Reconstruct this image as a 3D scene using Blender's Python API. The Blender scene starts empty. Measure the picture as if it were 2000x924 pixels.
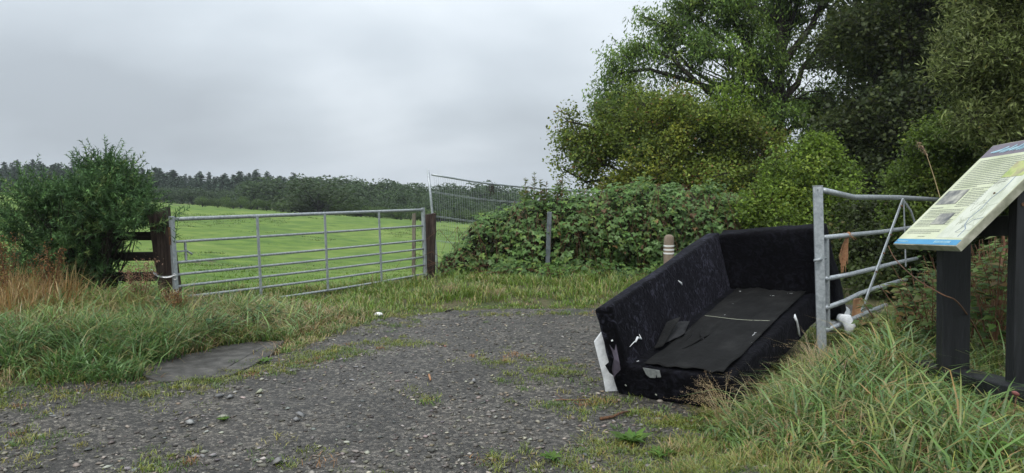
import bpy, bmesh, math, random
import numpy as np
from mathutils import Vector, Matrix

random.seed(7)
RNG = np.random.default_rng(11)
SC = bpy.context.scene
COL = SC.collection

# ------------------------------------------------------------------ camera
CAM_H = 1.56
PITCH = math.radians(3.77)
FPX = 1428.0
cd = bpy.data.cameras.new("camera")
cam = bpy.data.objects.new("camera", cd)
COL.objects.link(cam)
cam.location = (0, 0, CAM_H)
cam.rotation_euler = (math.radians(90) - PITCH, 0, 0)
cd.sensor_fit = 'HORIZONTAL'
cd.sensor_width = 36.0
cd.lens = 36.0 * FPX / 2000.0
cd.clip_start = 0.05
cd.clip_end = 6000
SC.camera = cam

# ------------------------------------------------------------------ sky + sun + exposure
SUN_EL, SUN_AZ = math.radians(52), math.radians(205)
W = bpy.data.worlds.new("World")
SC.world = W
W.use_nodes = True
wn, wl = W.node_tree.nodes, W.node_tree.links
wn.clear()


def N(nodes, typ, **kw):
    n = nodes.new(typ)
    for k, v in kw.items():
        if k == 'inp':
            for a, b in v.items():
                n.inputs[a].default_value = b
        else:
            setattr(n, k, v)
    return n


def M2(op, a=None, b=None, c=None, nodes=None, links=None, clamp=False):
    n = nodes.new('ShaderNodeMath')
    n.operation = op
    n.use_clamp = clamp
    for i, v in enumerate((a, b, c)):
        if v is None:
            continue
        if isinstance(v, (int, float)):
            n.inputs[i].default_value = v
        else:
            links.new(v, n.inputs[i])
    return n.outputs[0]


def ramp(nodes, links, fac, stops):
    n = nodes.new('ShaderNodeValToRGB')
    e = n.color_ramp.elements
    while len(e) < len(stops):
        e.new(0.5)
    for i, (p, c) in enumerate(stops):
        e[i].position = p
        e[i].color = (*c, 1)
    links.new(fac, n.inputs[0])
    return n.outputs[0]


sky = N(wn, 'ShaderNodeTexSky', sky_type='NISHITA', sun_disc=False)
sky.sun_elevation = SUN_EL
sky.sun_rotation = SUN_AZ
sky.dust_density = 4.0
tc = N(wn, 'ShaderNodeTexCoord')
sx = N(wn, 'ShaderNodeSeparateXYZ')
wl.new(tc.outputs['Generated'], sx.inputs[0])
zc = M2('MAXIMUM', sx.outputs[2], 0.0, nodes=wn, links=wl)
za = M2('ADD', zc, 0.42, nodes=wn, links=wl)
pxx = M2('DIVIDE', sx.outputs[0], za, nodes=wn, links=wl)
pyy = M2('DIVIDE', sx.outputs[1], za, nodes=wn, links=wl)
cx = N(wn, 'ShaderNodeCombineXYZ')
wl.new(pxx, cx.inputs[0]); wl.new(pyy, cx.inputs[1])
cmap = N(wn, 'ShaderNodeMapping')
cmap.inputs['Location'].default_value = (2.1, 3.25, 0.0)
cmap.inputs['Rotation'].default_value = (0, 0, math.radians(14))
cmap.inputs['Scale'].default_value = (0.75, 1.0, 1.0)
wl.new(cx.outputs[0], cmap.inputs[0])
n1 = N(wn, 'ShaderNodeTexNoise', inp={'Scale': 1.6, 'Detail': 5.0, 'Roughness': 0.42, 'Distortion': 0.15})
wl.new(cmap.outputs[0], n1.inputs['Vector'])
cloud = ramp(wn, wl, n1.outputs[0], [(0.33, (4.0, 4.45, 4.9)), (0.48, (5.2, 5.75, 6.25)), (0.64, (6.9, 7.45, 7.95))])
# overcast brightness grows smoothly towards the zenith
el = M2('MULTIPLY_ADD', zc, 1.5, 0.92, nodes=wn, links=wl)
vm = N(wn, 'ShaderNodeVectorMath', operation='SCALE')
wl.new(cloud, vm.inputs[0]); wl.new(el, vm.inputs['Scale'])
mx = N(wn, 'ShaderNodeMix', data_type='RGBA')
mx.inputs[0].default_value = 0.95
wl.new(sky.outputs[0], mx.inputs[6]); wl.new(vm.outputs[0], mx.inputs[7])
bg = N(wn, 'ShaderNodeBackground', inp={'Strength': 0.1})
wo = N(wn, 'ShaderNodeOutputWorld')
wl.new(mx.outputs[2], bg.inputs[0]); wl.new(bg.outputs[0], wo.inputs[0])

sd = bpy.data.lights.new("sun", 'SUN')
sun = bpy.data.objects.new("sun", sd)
COL.objects.link(sun)
sd.energy = 1.9
sd.angle = math.radians(28)
sd.color = (1.0, 0.97, 0.93)
# direction towards the sun, same convention as the sky node (rotation measured from +Y, clockwise)
sdir = Vector((math.sin(SUN_AZ) * math.cos(SUN_EL), math.cos(SUN_AZ) * math.cos(SUN_EL), math.sin(SUN_EL)))
sun.rotation_euler = sdir.to_track_quat('Z', 'Y').to_euler()
SC.view_settings.view_transform = 'Standard'
SC.view_settings.look = 'None'
SC.view_settings.exposure = 0.2
SC.view_settings.gamma = 1.0
SC.cycles.max_bounces = 6
SC.cycles.diffuse_bounces = 3
SC.cycles.transmission_bounces = 3
SC.cycles.use_denoising = True


# ------------------------------------------------------------------ helpers
def P(x, y, Y):
    """world point at depth Y seen at photograph pixel (x, y)"""
    c, s = math.cos(PITCH), math.sin(PITCH)
    u = -(y - 462.0) / FPX
    dx, dy, dz = (x - 1000.0) / FPX, c + u * s, -s + u * c
    k = Y / dy
    return Vector((dx * k, Y, CAM_H + dz * k))


def sstep(a, b, x):
    t = np.clip((x - a) / (b - a), 0, 1)
    return t * t * (3 - 2 * t)


_T = np.random.default_rng(5).random((64, 64))


def vnoise(x, y, f, o=0):
    x = np.asarray(x, float) * f + o * 7.31; y = np.asarray(y, float) * f + o * 3.17
    xi = np.floor(x).astype(int); yi = np.floor(y).astype(int)
    fx = x - xi; fy = y - yi
    fx = fx * fx * (3 - 2 * fx); fy = fy * fy * (3 - 2 * fy)
    a = _T[xi % 64, yi % 64]; b = _T[(xi + 1) % 64, yi % 64]
    c = _T[xi % 64, (yi + 1) % 64]; d = _T[(xi + 1) % 64, (yi + 1) % 64]
    return (a * (1 - fx) + b * fx) * (1 - fy) + (c * (1 - fx) + d * fx) * fy - 0.5


def fbm(x, y, f, o=0, n=3):
    r = 0; a = 1.0
    for i in range(n):
        r = r + a * vnoise(x, y, f * 2 ** i, o + i); a *= 0.5
    return r


def H(x, y):
    x = np.asarray(x, float); y = np.asarray(y, float)
    side = np.clip(-0.066 * (x + 29), -1.75, 4.0)
    z = sstep(11, 30, y) * side
    z = z - 0.045 * np.maximum(y - 60, 0) * sstep(56, 78, y) + 0.035 * np.maximum(y - 230, 0)
    z = z - 0.003 * np.maximum(y - 400, 0)
    z = np.where(y > 230, np.minimum(z, -7.0), z)
    # right-hand bank under the gate and the board
    bank = 0.36 * (1 - .45 * sstep(5.7, 6.7, y)) * sstep(.78, 1.8, (x - .81) * .818 - (y - 5.42) * .575) * (1 - sstep(7.2, 10.0, y)) * sstep(-3, 1.5, y)
    bank = bank + 0.06 * sstep(2.3, 3.2, x) * (1 - sstep(5.2, 6.4, y))
    lb = 0.22 * sstep(-2.5, -4.6, x + 0.32 * (y - 5.5) * 0) * (1 - sstep(9.5, 13, y)) * sstep(3.8, 6.0, y)
    z = z + bank + lb + 0.10 * sstep(9.6, 11.6, y) * (1 - sstep(13, 17, y)) * sstep(-1.8, -0.6, x)
    z = z + 0.02 * fbm(x, y, 0.7, 1) + 0.16 * fbm(x, y, 0.13, 4) * sstep(13, 25, y) + 0.05 * fbm(x, y, 0.55, 6) * sstep(10, 16, y)
    return z


def H1(x, y):
    return float(H(np.array([x]), np.array([y]))[0])


def mesh_np(name, verts, faces, cols=None, smooth=False):
    """faces: an (n,k) int array or list of such arrays; cols: per-vertex rgb"""
    if not isinstance(faces, list):
        faces = [faces]
    me = bpy.data.meshes.new(name)
    verts = np.asarray(verts, np.float32)
    me.vertices.add(len(verts))
    me.vertices.foreach_set('co', verts.ravel())
    loops = np.concatenate([f.ravel() for f in faces]).astype(np.int32)
    tot = np.concatenate([np.full(len(f), f.shape[1], np.int32) for f in faces])
    st = np.concatenate([[0], np.cumsum(tot)[:-1]]).astype(np.int32)
    me.loops.add(len(loops))
    me.loops.foreach_set('vertex_index', loops)
    me.polygons.add(len(tot))
    me.polygons.foreach_set('loop_start', st)
    me.polygons.foreach_set('loop_total', tot)
    if smooth:
        me.polygons.foreach_set('use_smooth', np.ones(len(tot), bool))
    me.update(calc_edges=True)
    if cols is not None:
        at = me.color_attributes.new('col', 'FLOAT_COLOR', 'POINT')
        c4 = np.ones((len(verts), 4), np.float32)
        c4[:, :3] = cols
        at.data.foreach_set('color', c4.ravel())
    return me


def tag(o, label=None, cat=None, group=None, kind=None):
    if label: o['label'] = label
    if cat: o['category'] = cat
    if group: o['group'] = group
    if kind: o['kind'] = kind
    return o


def link(name, me, mat=None, parent=None):
    o = bpy.data.objects.new(name, me)
    COL.objects.link(o)
    if mat is not None and not me.materials:
        me.materials.append(mat)
    if parent is not None:
        o.parent = parent
    return o


def empty(name, loc, label, cat, group=None):
    o = bpy.data.objects.new(name, None)
    COL.objects.link(o)
    o.location = loc
    o.empty_display_size = 0.1
    return tag(o, label, cat, group)


class MB:
    """collects simple shapes in world coordinates; build() links them as one mesh object"""

    def __init__(s):
        s.v = []; s.f = []

    def add(s, vs, fs):
        b = len(s.v)
        s.v += [Vector(v) for v in vs]
        s.f += [[b + i for i in f] for f in fs]

    def hexa(s, p):   # 8 points: bottom loop 0-3, top loop 4-7
        s.add(p, [(3, 2, 1, 0), (4, 5, 6, 7), (0, 1, 5, 4), (1, 2, 6, 5), (2, 3, 7, 6), (3, 0, 4, 7)])

    def box(s, c, x, y, z):   # centre and half-axis vectors
        c, x, y, z = map(Vector, (c, x, y, z))
        s.hexa([c - x - y - z, c + x - y - z, c + x + y - z, c - x + y - z, c - x - y + z, c + x - y + z, c + x + y + z, c - x + y + z])

    def beam(s, a, b, w, h, up=(0, 0, 1)):
        a, b = Vector(a), Vector(b)
        d = (b - a); L = d.length; d = d / L
        sd_ = d.cross(Vector(up)).normalized(); u = sd_.cross(d).normalized()
        s.box((a + b) / 2, d * L / 2, sd_ * w / 2, u * h / 2)

    def tube(s, pts, r, n=10, cap=True):
        pts = [Vector(p) for p in pts]
        if not hasattr(r, '__len__'):
            r = [r] * len(pts)
        rings = []
        ref = None
        for i, p in enumerate(pts):
            d = (pts[min(i + 1, len(pts) - 1)] - pts[max(i - 1, 0)])
            d = d.normalized() if d.length > 1e-9 else Vector((0, 0, 1))
            if ref is None:
                ref = Vector((0, 0, 1)) if abs(d.z) < 0.9 else Vector((1, 0, 0))
            a = (ref - d * ref.dot(d)).normalized(); b = d.cross(a)
            ref = a
            rings.append([p + (a * math.cos(2 * math.pi * k / n) + b * math.sin(2 * math.pi * k / n)) * r[i] for k in range(n)])
        vs = [v for rg in rings for v in rg]
        fs = []
        for i in range(len(pts) - 1):
            for k in range(n):
                fs.append((i * n + k, i * n + (k + 1) % n, (i + 1) * n + (k + 1) % n, (i + 1) * n + k))
        if cap:
            fs.append(tuple(range(n))[::-1]); fs.append(tuple((len(pts) - 1) * n + k for k in range(n)))
        s.add(vs, fs)

    def lathe(s, c, prof, n=20):
        c = Vector(c)
        vs = [c + Vector((r * math.cos(2 * math.pi * k / n), r * math.sin(2 * math.pi * k / n), z)) for r, z in prof for k in range(n)]
        fs = [(i * n + k, i * n + (k + 1) % n, (i + 1) * n + (k + 1) % n, (i + 1) * n + k) for i in range(len(prof) - 1) for k in range(n)]
        fs.append(tuple((len(prof) - 1) * n + k for k in range(n)))
        s.add(vs, fs)

    def build(s, name, mat, parent=None, smooth=False, bevel=0, label=None, origin=None):
        off = Vector(origin) if origin is not None else (parent_world(parent) if parent is not None else Vector((0, 0, 0)))
        me = bpy.data.meshes.new(name)
        me.from_pydata([tuple(v - off) for v in s.v], [], s.f)
        me.update()
        if smooth:
            me.polygons.foreach_set('use_smooth', np.ones(len(me.polygons), bool))
        me.materials.append(mat)
        o = link(name, me, None, parent)
        if origin is not None and parent is None:
            o.location = off
        if bevel:
            m = o.modifiers.new('bevel', 'BEVEL'); m.width = bevel; m.segments = 2; m.limit_method = 'ANGLE'
        if label: o['label'] = label
        return o


def parent_world(p):
    v = Vector((0, 0, 0))
    while p is not None:
        v += Vector(p.location); p = p.parent
    return v


# ------------------------------------------------------------------ materials
def new_mat(name):
    m = bpy.data.materials.new(name)
    m.use_nodes = True
    nt = m.node_tree
    b = nt.nodes['Principled BSDF']
    return m, nt.nodes, nt.links, b


def noise_mat(name, stops, scale=8, rough=0.8, bump=0.3, detail=6, dist=0.0, metallic=0.0, bscale=None, stretch=None, spec=0.3, bdist=0.01):
    m, n, l, b = new_mat(name)
    t = N(n, 'ShaderNodeTexCoord')
    mp = N(n, 'ShaderNodeMapping')
    if stretch: mp.inputs['Scale'].default_value = stretch
    l.new(t.outputs['Object'], mp.inputs[0])
    ns = N(n, 'ShaderNodeTexNoise', inp={'Scale': scale, 'Detail': detail, 'Roughness': 0.6, 'Distortion': dist})
    l.new(mp.outputs[0], ns.inputs['Vector'])
    l.new(ramp(n, l, ns.outputs[0], stops), b.inputs['Base Color'])
    b.inputs['Roughness'].default_value = rough
    b.inputs['Metallic'].default_value = metallic
    b.inputs['Specular IOR Level'].default_value = spec
    if bump:
        n2 = N(n, 'ShaderNodeTexNoise', inp={'Scale': bscale or scale * 3, 'Detail': 6.0, 'Roughness': 0.65})
        l.new(mp.outputs[0], n2.inputs['Vector'])
        bp = N(n, 'ShaderNodeBump', inp={'Strength': bump, 'Distance': bdist})
        l.new(n2.outputs[0], bp.inputs['Height']); l.new(bp.outputs[0], b.inputs['Normal'])
    return m


def leaf_mat(name, trans=0.45, rough=0.5, spec=0.3):
    m, n, l, b = new_mat(name)
    a = N(n, 'ShaderNodeVertexColor', layer_name='col')
    l.new(a.outputs[0], b.inputs['Base Color'])
    b.inputs['Roughness'].default_value = rough
    b.inputs['Specular IOR Level'].default_value = spec
    tr = N(n, 'ShaderNodeBsdfTranslucent')
    l.new(a.outputs[0], tr.inputs[0])
    mxs = N(n, 'ShaderNodeMixShader', inp={0: trans})
    l.new(b.outputs[0], mxs.inputs[1]); l.new(tr.outputs[0], mxs.inputs[2])
    l.new(mxs.outputs[0], n['Material Output'].inputs[0])
    return m


M = {}
M['leaf'] = leaf_mat('leaf')
M['grass'] = leaf_mat('grass_blade', 0.32, 0.34, 0.5)
M['stone_var'] = leaf_mat('stone', 0.0, 0.62, 0.35)
M['needle'] = leaf_mat('needle', 0.08, 0.7, 0.2)
M['bark'] = noise_mat('bark', [(0.3, (0.018, 0.016, 0.012)), (0.7, (0.055, 0.048, 0.038))], 9, 0.9, 0.6, stretch=(1, 1, 0.3))
M['stem'] = noise_mat('stem', [(0.3, (0.10, 0.045, 0.025)), (0.7, (0.17, 0.09, 0.05))], 30, 0.7, 0.2)
M['straw'] = noise_mat('straw', [(0.3, (0.34, 0.24, 0.11)), (0.7, (0.5, 0.4, 0.24))], 30, 0.7, 0.1)
M['galv'] = noise_mat('galvanised_steel', [(0.32, (0.25, 0.28, 0.30)), (0.5, (0.36, 0.39, 0.41)), (0.68, (0.46, 0.49, 0.51))], 22, 0.42, 0.12, metallic=0.35, dist=1.2, spec=0.5)
M['galv_dull'] = noise_mat('weathered_galvanised_tube', [(0.34, (0.20, 0.225, 0.235)), (0.52, (0.31, 0.335, 0.345)), (0.68, (0.44, 0.46, 0.46))], 40, 0.5, 0.3, metallic=0.25, dist=0.6)
M['wood_dark'] = noise_mat('old_creosoted_timber', [(0.3, (0.018, 0.010, 0.007)), (0.5, (0.042, 0.028, 0.022)), (0.72, (0.095, 0.066, 0.052))], 7, 0.75, 0.9, stretch=(5, 5, 0.6), bdist=0.02)
M['rail_dark'] = noise_mat('dark_rail_timber', [(0.3, (0.012, 0.010, 0.009)), (0.7, (0.04, 0.032, 0.026))], 7, 0.8, 0.7, stretch=(0.7, 4, 5), bdist=0.02)
M['stake'] = noise_mat('dull_grey_steel', [(0.3, (0.06, 0.075, 0.08)), (0.7, (0.16, 0.18, 0.19))], 9, 0.7, 0.3)
M['wood_grey'] = noise_mat('grey_weathered_timber', [(0.3, (0.09, 0.08, 0.06)), (0.7, (0.25, 0.22, 0.17))], 8, 0.85, 0.6, stretch=(4, 4, 0.5))
M['post_black'] = noise_mat('black_stained_timber', [(0.3, (0.006, 0.007, 0.008)), (0.7, (0.018, 0.019, 0.022))], 6, 0.5, 0.5, stretch=(6, 6, 0.7), spec=0.4, bdist=0.008)
M['rust'] = noise_mat('rusty_steel', [(0.35, (0.05, 0.03, 0.02)), (0.6, (0.16, 0.08, 0.04))], 30, 0.85, 0.5)
M['foam'] = noise_mat('white_wadding', [(0.3, (0.42, 0.44, 0.45)), (0.6, (0.68, 0.70, 0.71))], 14, 0.95, 0.5, bscale=60)
M['twine'] = noise_mat('baler_twine', [(0.3, (0.26, 0.12, 0.06)), (0.7, (0.42, 0.24, 0.13))], 60, 0.9, 0.4)
M['wood_chip'] = noise_mat('split_orange_timber', [(0.3, (0.42, 0.20, 0.10)), (0.7, (0.6, 0.36, 0.2))], 12, 0.8, 0.4, stretch=(4, 4, 0.6))
M['chain'] = noise_mat('bright_chain_steel', [(0.3, (0.45, 0.46, 0.47)), (0.7, (0.75, 0.75, 0.76))], 40, 0.35, 0.1, metallic=0.8)
M['white_litter'] = noise_mat('white_plastic', [(0.3, (0.7, 0.7, 0.68)), (0.7, (0.85, 0.85, 0.84))], 20, 0.5, 0.1)
M['slab'] = noise_mat('worn_grey_concrete', [(0.3, (0.028, 0.026, 0.022)), (0.48, (0.058, 0.055, 0.050)), (0.7, (0.115, 0.108, 0.098))], 7, 0.75, 0.8, detail=12, bscale=60, bdist=0.01)
M['bollard'] = noise_mat('brown_recycled_plastic', [(0.3, (0.14, 0.105, 0.075)), (0.7, (0.24, 0.19, 0.145))], 12, 0.7, 0.2)
M['band'] = noise_mat('white_reflective_band', [(0.3, (0.6, 0.6, 0.57)), (0.7, (0.72, 0.72, 0.7))], 20, 0.5, 0.0)
M['lining'] = noise_mat('black_woven_lining', [(0.3, (0.005, 0.005, 0.005)), (0.55, (0.0095, 0.0095, 0.0095)), (0.72, (0.021, 0.021, 0.020))], 4, 0.85, 0.6, detail=10, bscale=7, bdist=0.03, spec=.15)
M['flap'] = noise_mat('torn_backing_cloth', [(0.3, (0.045, 0.038, 0.05)), (0.7, (0.075, 0.065, 0.085))], 20, 0.85, 0.3)
M['cloth_dark'] = noise_mat('black_loose_cloth', [(0.3, (0.008, 0.008, 0.009)), (0.7, (0.015, 0.015, 0.016))], 12, 0.75, 0.4)
M['bracket'] = noise_mat('grey_card_pad', [(0.3, (0.10, 0.11, 0.105)), (0.7, (0.2, 0.21, 0.2))], 50, 0.7, 0.4)
M['board_edge'] = noise_mat('mossy_board_edge', [(0.3, (0.12, 0.13, 0.08)), (0.5, (0.26, 0.26, 0.2)), (0.7, (0.42, 0.41, 0.34))], 9, 0.7, 0.2, detail=8)
M['board_cream'] = noise_mat('cream_panel_print', [(0.3, (0.38, 0.42, 0.25)), (0.5, (0.52, 0.55, 0.37)), (0.7, (0.62, 0.64, 0.47))], 3.5, 0.35, 0.0, detail=7)
M['board_map'] = noise_mat('pale_map_print', [(0.35, (0.44, 0.47, 0.36)), (0.6, (0.58, 0.60, 0.50))], 9, 0.35, 0.0)
M['board_purple'] = noise_mat('faded_plum_print', [(0.3, (0.10, 0.085, 0.11)), (0.7, (0.17, 0.14, 0.17))], 14, 0.35, 0.0)
M['board_blue'] = noise_mat('blue_print', [(0.3, (0.04, 0.22, 0.42)), (0.7, (0.06, 0.29, 0.5))], 10, 0.35, 0.0)
M['ink'] = noise_mat('grey_ink', [(0.3, (0.16, 0.17, 0.15)), (0.7, (0.30, 0.31, 0.25))], 90, 0.4, 0.0)
M['ink_pale'] = noise_mat('pale_ink', [(0.3, (0.34, 0.36, 0.28)), (0.7, (0.45, 0.47, 0.36))], 30, 0.4, 0.0)
M['ink_blue'] = noise_mat('slate_blue_ink', [(0.3, (0.15, 0.2, 0.26)), (0.7, (0.3, 0.36, 0.42))], 30, 0.4, 0.0)
M['ink_cyan'] = noise_mat('pale_blue_ink', [(0.3, (0.2, 0.42, 0.52)), (0.7, (0.42, 0.6, 0.66))], 30, 0.4, 0.0)
M['print_photo'] = noise_mat('grey_printed_photo', [(0.3, (0.06, 0.065, 0.07)), (0.5, (0.2, 0.2, 0.18)), (0.7, (0.45, 0.44, 0.36))], 16, 0.35, 0.0, detail=4)
M['print_green'] = noise_mat('green_printed_picture', [(0.3, (0.2, 0.3, 0.06)), (0.5, (0.42, 0.46, 0.16)), (0.7, (0.3, 0.25, 0.16))], 12, 0.35, 0.0)


def velvet(name, streak):
    m, n, l, b = new_mat(name)
    t = N(n, 'ShaderNodeTexCoord')
    ns = N(n, 'ShaderNodeTexNoise', inp={'Scale': 20.0, 'Detail': 2.5, 'Roughness': 0.55, 'Distortion': 1.2})
    l.new(t.outputs['Object'], ns.inputs['Vector'])
    big = N(n, 'ShaderNodeTexNoise', inp={'Scale': 3.5, 'Detail': 3.0})
    l.new(t.outputs['Object'], big.inputs['Vector'])
    pr = M2('MULTIPLY', ns.outputs[0], M2('MULTIPLY_ADD', big.outputs[0], 0.9, 0.55, nodes=n, links=l), nodes=n, links=l)
    c = ramp(n, l, pr, [(0.46, (0.0012, 0.0012, 0.0018)), (0.56, (0.003, 0.003, 0.0045)), (0.76, (0.016 * streak, 0.016 * streak, 0.023 * streak))])  # crushed-pile highlights are put into the base colour as navy mottles
    l.new(c, b.inputs['Base Color'])
    b.inputs['Roughness'].default_value = 0.85
    b.inputs['Specular IOR Level'].default_value = 0.08
    sh = M2('MULTIPLY', pr, 0.13 * streak, nodes=n, links=l)
    l.new(sh, b.inputs['Sheen Weight'])
    b.inputs['Sheen Tint'].default_value = (0.45, 0.45, 0.62, 1)
    b.inputs['Sheen Roughness'].default_value = 0.4
    bp = N(n, 'ShaderNodeBump', inp={'Strength': 0.7, 'Distance': 0.012})
    l.new(ns.outputs[0], bp.inputs['Height']); l.new(bp.outputs[0], b.inputs['Normal'])
    return m


M['velvet'] = velvet('black_crushed_velvet', 1.7)
M['velvet_plain'] = velvet('black_velvet', 0.55)

# ------------------------------------------------------------------ track outline
TRACK = np.array([(-9, 3.6), (-6, 4.55), (-4.6, 4.95), (-3.7, 5.22), (-3.37, 5.5), (-2.95, 5.72), (-2.45, 6.02), (-2.2, 6.62), (-1.98, 7.35), (-1.8, 8.1),
                  (-1.5, 8.72), (-0.9, 9.12), (0, 9.42), (1.1, 9.45), (2.6, 9.55), (4.5, 9.7), (5.2, 9.0), (4.4, 8.4), (3.3, 8.2), (2.5, 7.3), (1.95, 6.4),
                  (1.45, 5.35), (1.22, 4.85), (1.08, 4.5), (1.0, 4.0), (1.12, 3.3), (1.3, 2.0), (1.4, -1.5), (-9, -1.5)])


def track_sd(x, y):
    """signed distance, negative inside the track"""
    x = np.asarray(x, float); y = np.asarray(y, float)
    d = np.full(x.shape, 1e9); ins = np.zeros(x.shape, bool)
    n = len(TRACK)
    for i in range(n):
        ax, ay = TRACK[i]; bx, by = TRACK[(i + 1) % n]
        ex, ey = bx - ax, by - ay
        t = np.clip(((x - ax) * ex + (y - ay) * ey) / (ex * ex + ey * ey), 0, 1)
        d = np.minimum(d, np.hypot(x - ax - t * ex, y - ay - t * ey))
        c = ((ay > y) != (by > y)) & (x < (bx - ax) * (y - ay) / (by - ay + 1e-12) + ax)
        ins ^= c
    return np.where(ins, -d, d)


def track_z(x, y):
    return H(x, y) * (1 - 0.0) + 0.006 + 0.012 * fbm(x, y, 2.2, 9) + 0.006 * vnoise(x, y, 9, 3)


# ------------------------------------------------------------------ ground, field, track (structure)
def grid_mesh(name, xs, ys, zf, mask=None):
    X, Y = np.meshgrid(xs, ys)
    Z = zf(X, Y)
    nx, ny = len(xs), len(ys)
    idx = np.arange(nx * ny).reshape(ny, nx)
    q = np.stack([idx[:-1, :-1], idx[:-1, 1:], idx[1:, 1:], idx[1:, :-1]], -1).reshape(-1, 4)
    if mask is not None:
        q = q[mask((X[:-1, :-1] + X[1:, 1:]).ravel() / 2, (Y[:-1, :-1] + Y[1:, 1:]).ravel() / 2)]
        used, inv = np.unique(q, return_inverse=True)
        v = np.stack([X.ravel(), Y.ravel(), Z.ravel()], -1)[used]
        q = inv.reshape(q.shape)
    else:
        v = np.stack([X.ravel(), Y.ravel(), Z.ravel()], -1)
    return mesh_np(name, v, q, smooth=True)


def ground_mat(name, stops, scale, stops2=None, bump=0.6, bs=60, big=0.6, rough=0.9):
    m, n, l, b = new_mat(name)
    t = N(n, 'ShaderNodeTexCoord')
    a = N(n, 'ShaderNodeTexNoise', inp={'Scale': scale, 'Detail': 8.0, 'Roughness': 0.65})
    g = N(n, 'ShaderNodeTexNoise', inp={'Scale': big, 'Detail': 4.0, 'Roughness': 0.5, 'Distortion': 0.5})
    l.new(t.outputs['Object'], a.inputs['Vector']); l.new(t.outputs['Object'], g.inputs['Vector'])
    c1 = ramp(n, l, a.outputs[0], stops)
    if stops2:
        c2 = ramp(n, l, a.outputs[0], stops2)
        mxx = N(n, 'ShaderNodeMix', data_type='RGBA')
        fac = ramp(n, l, g.outputs[0], [(0.42, (0, 0, 0)), (0.6, (1, 1, 1))])
        l.new(fac, mxx.inputs[0]); l.new(c1, mxx.inputs[6]); l.new(c2, mxx.inputs[7])
        c1 = mxx.outputs[2]
    l.new(c1, b.inputs['Base Color'])
    b.inputs['Roughness'].default_value = rough
    b.inputs['Specular IOR Level'].default_value = 0.25
    h = N(n, 'ShaderNodeTexNoise', inp={'Scale': bs, 'Detail': 5.0, 'Roughness': 0.7})
    l.new(t.outputs['Object'], h.inputs['Vector'])
    bp = N(n, 'ShaderNodeBump', inp={'Strength': bump, 'Distance': 0.03})
    l.new(h.outputs[0], bp.inputs['Height']); l.new(bp.outputs[0], b.inputs['Normal'])
    return m


M['soil'] = ground_mat('grassy_soil', [(0.3, (0.03, 0.035, 0.015)), (0.6, (0.07, 0.085, 0.03))], 14, [(0.3, (0.06, 0.05, 0.025)), (0.7, (0.13, 0.11, 0.06))], big=2.0)
M['field'] = ground_mat('pasture', [(0.32, (0.045, 0.095, 0.014)), (0.48, (0.08, 0.145, 0.02)), (0.66, (0.13, 0.20, 0.03))], 0.8,
                        [(0.32, (0.075, 0.13, 0.018)), (0.5, (0.115, 0.18, 0.028)), (0.68, (0.175, 0.225, 0.05))], bump=1.0, bs=5, big=0.11)

ax_ = np.unique(np.concatenate([np.linspace(-700, -60, 22), np.linspace(-60, -8, 60), np.linspace(-8, 8, 130), np.linspace(8, 60, 50), np.linspace(60, 700, 22)]))
ay_ = np.unique(np.concatenate([np.linspace(-30, 1, 15), np.linspace(1, 13, 110), np.linspace(13, 90, 120), np.linspace(90, 260, 40), np.linspace(260, 1200, 14)]))
g = link('ground', grid_mesh('ground', ax_, ay_, lambda x, y: H(x, y) - 0.012), M['soil'])
tag(g, kind='structure')


def fence_line(x):
    return 9.3 + (x + 4.4) * 1.42   # line through the gate posts


fx_ = np.unique(np.concatenate([np.linspace(-110, -20, 90), np.linspace(-20, 6, 180), np.linspace(6, 60, 50)]))
fy_ = np.unique(np.concatenate([np.linspace(8.6, 30, 160), np.linspace(30, 150, 160)]))
fld = link('field', grid_mesh('field', fx_, fy_, lambda x, y: H(x, y) + 0.012 + 0.035 * fbm(x, y, 1.3, 12),
                              lambda x, y: (y > np.clip(fence_line(x), 8.8, 16.5)) & ((x < -0.6) | (y > 17))), M['field'])
tag(fld, kind='structure')

m, n, l, b = new_mat('compacted_gravel')
t = N(n, 'ShaderNodeTexCoord')
vor = N(n, 'ShaderNodeTexVoronoi', feature='F1', inp={'Scale': 42.0, 'Randomness': 1.0})
vor2 = N(n, 'ShaderNodeTexVoronoi', feature='F1', inp={'Scale': 150.0, 'Randomness': 1.0})
big = N(n, 'ShaderNodeTexNoise', inp={'Scale': 1.4, 'Detail': 5.0, 'Roughness': 0.6})
fine = N(n, 'ShaderNodeTexNoise', inp={'Scale': 110.0, 'Detail': 4.0, 'Roughness': 0.7})
for q in (vor, vor2, big, fine):
    l.new(t.outputs['Object'], q.inputs['Vector'])
sepc = N(n, 'ShaderNodeSeparateColor'); l.new(vor.outputs['Color'], sepc.inputs[0])
sepc2 = N(n, 'ShaderNodeSeparateColor'); l.new(vor2.outputs['Color'], sepc2.inputs[0])
mixv = M2('MULTIPLY_ADD', sepc.outputs[0], 0.45, M2('MULTIPLY', sepc2.outputs[0], 0.35, nodes=n, links=l), nodes=n, links=l)
mixv = M2('MULTIPLY_ADD', fine.outputs[0], 0.3, mixv, nodes=n, links=l)
cc = ramp(n, l, mixv, [(0.2, (0.014, 0.0135, 0.013)), (0.5, (0.036, 0.035, 0.034)), (0.72, (0.072, 0.07, 0.067)), (0.9, (0.19, 0.185, 0.175))])
dust = ramp(n, l, big.outputs[0], [(0.36, (0.88, 0.82, 0.72)), (0.5, (1.1, 1.03, .92)), (0.64, (1.5, 1.38, 1.2))])
mm = N(n, 'ShaderNodeMix', data_type='RGBA', blend_type='MULTIPLY'); mm.inputs[0].default_value = 1
l.new(cc, mm.inputs[6]); l.new(dust, mm.inputs[7]); l.new(mm.outputs[2], b.inputs['Base Color'])
b.inputs['Roughness'].default_value = 0.62
b.inputs['Specular IOR Level'].default_value = 0.35
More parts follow.
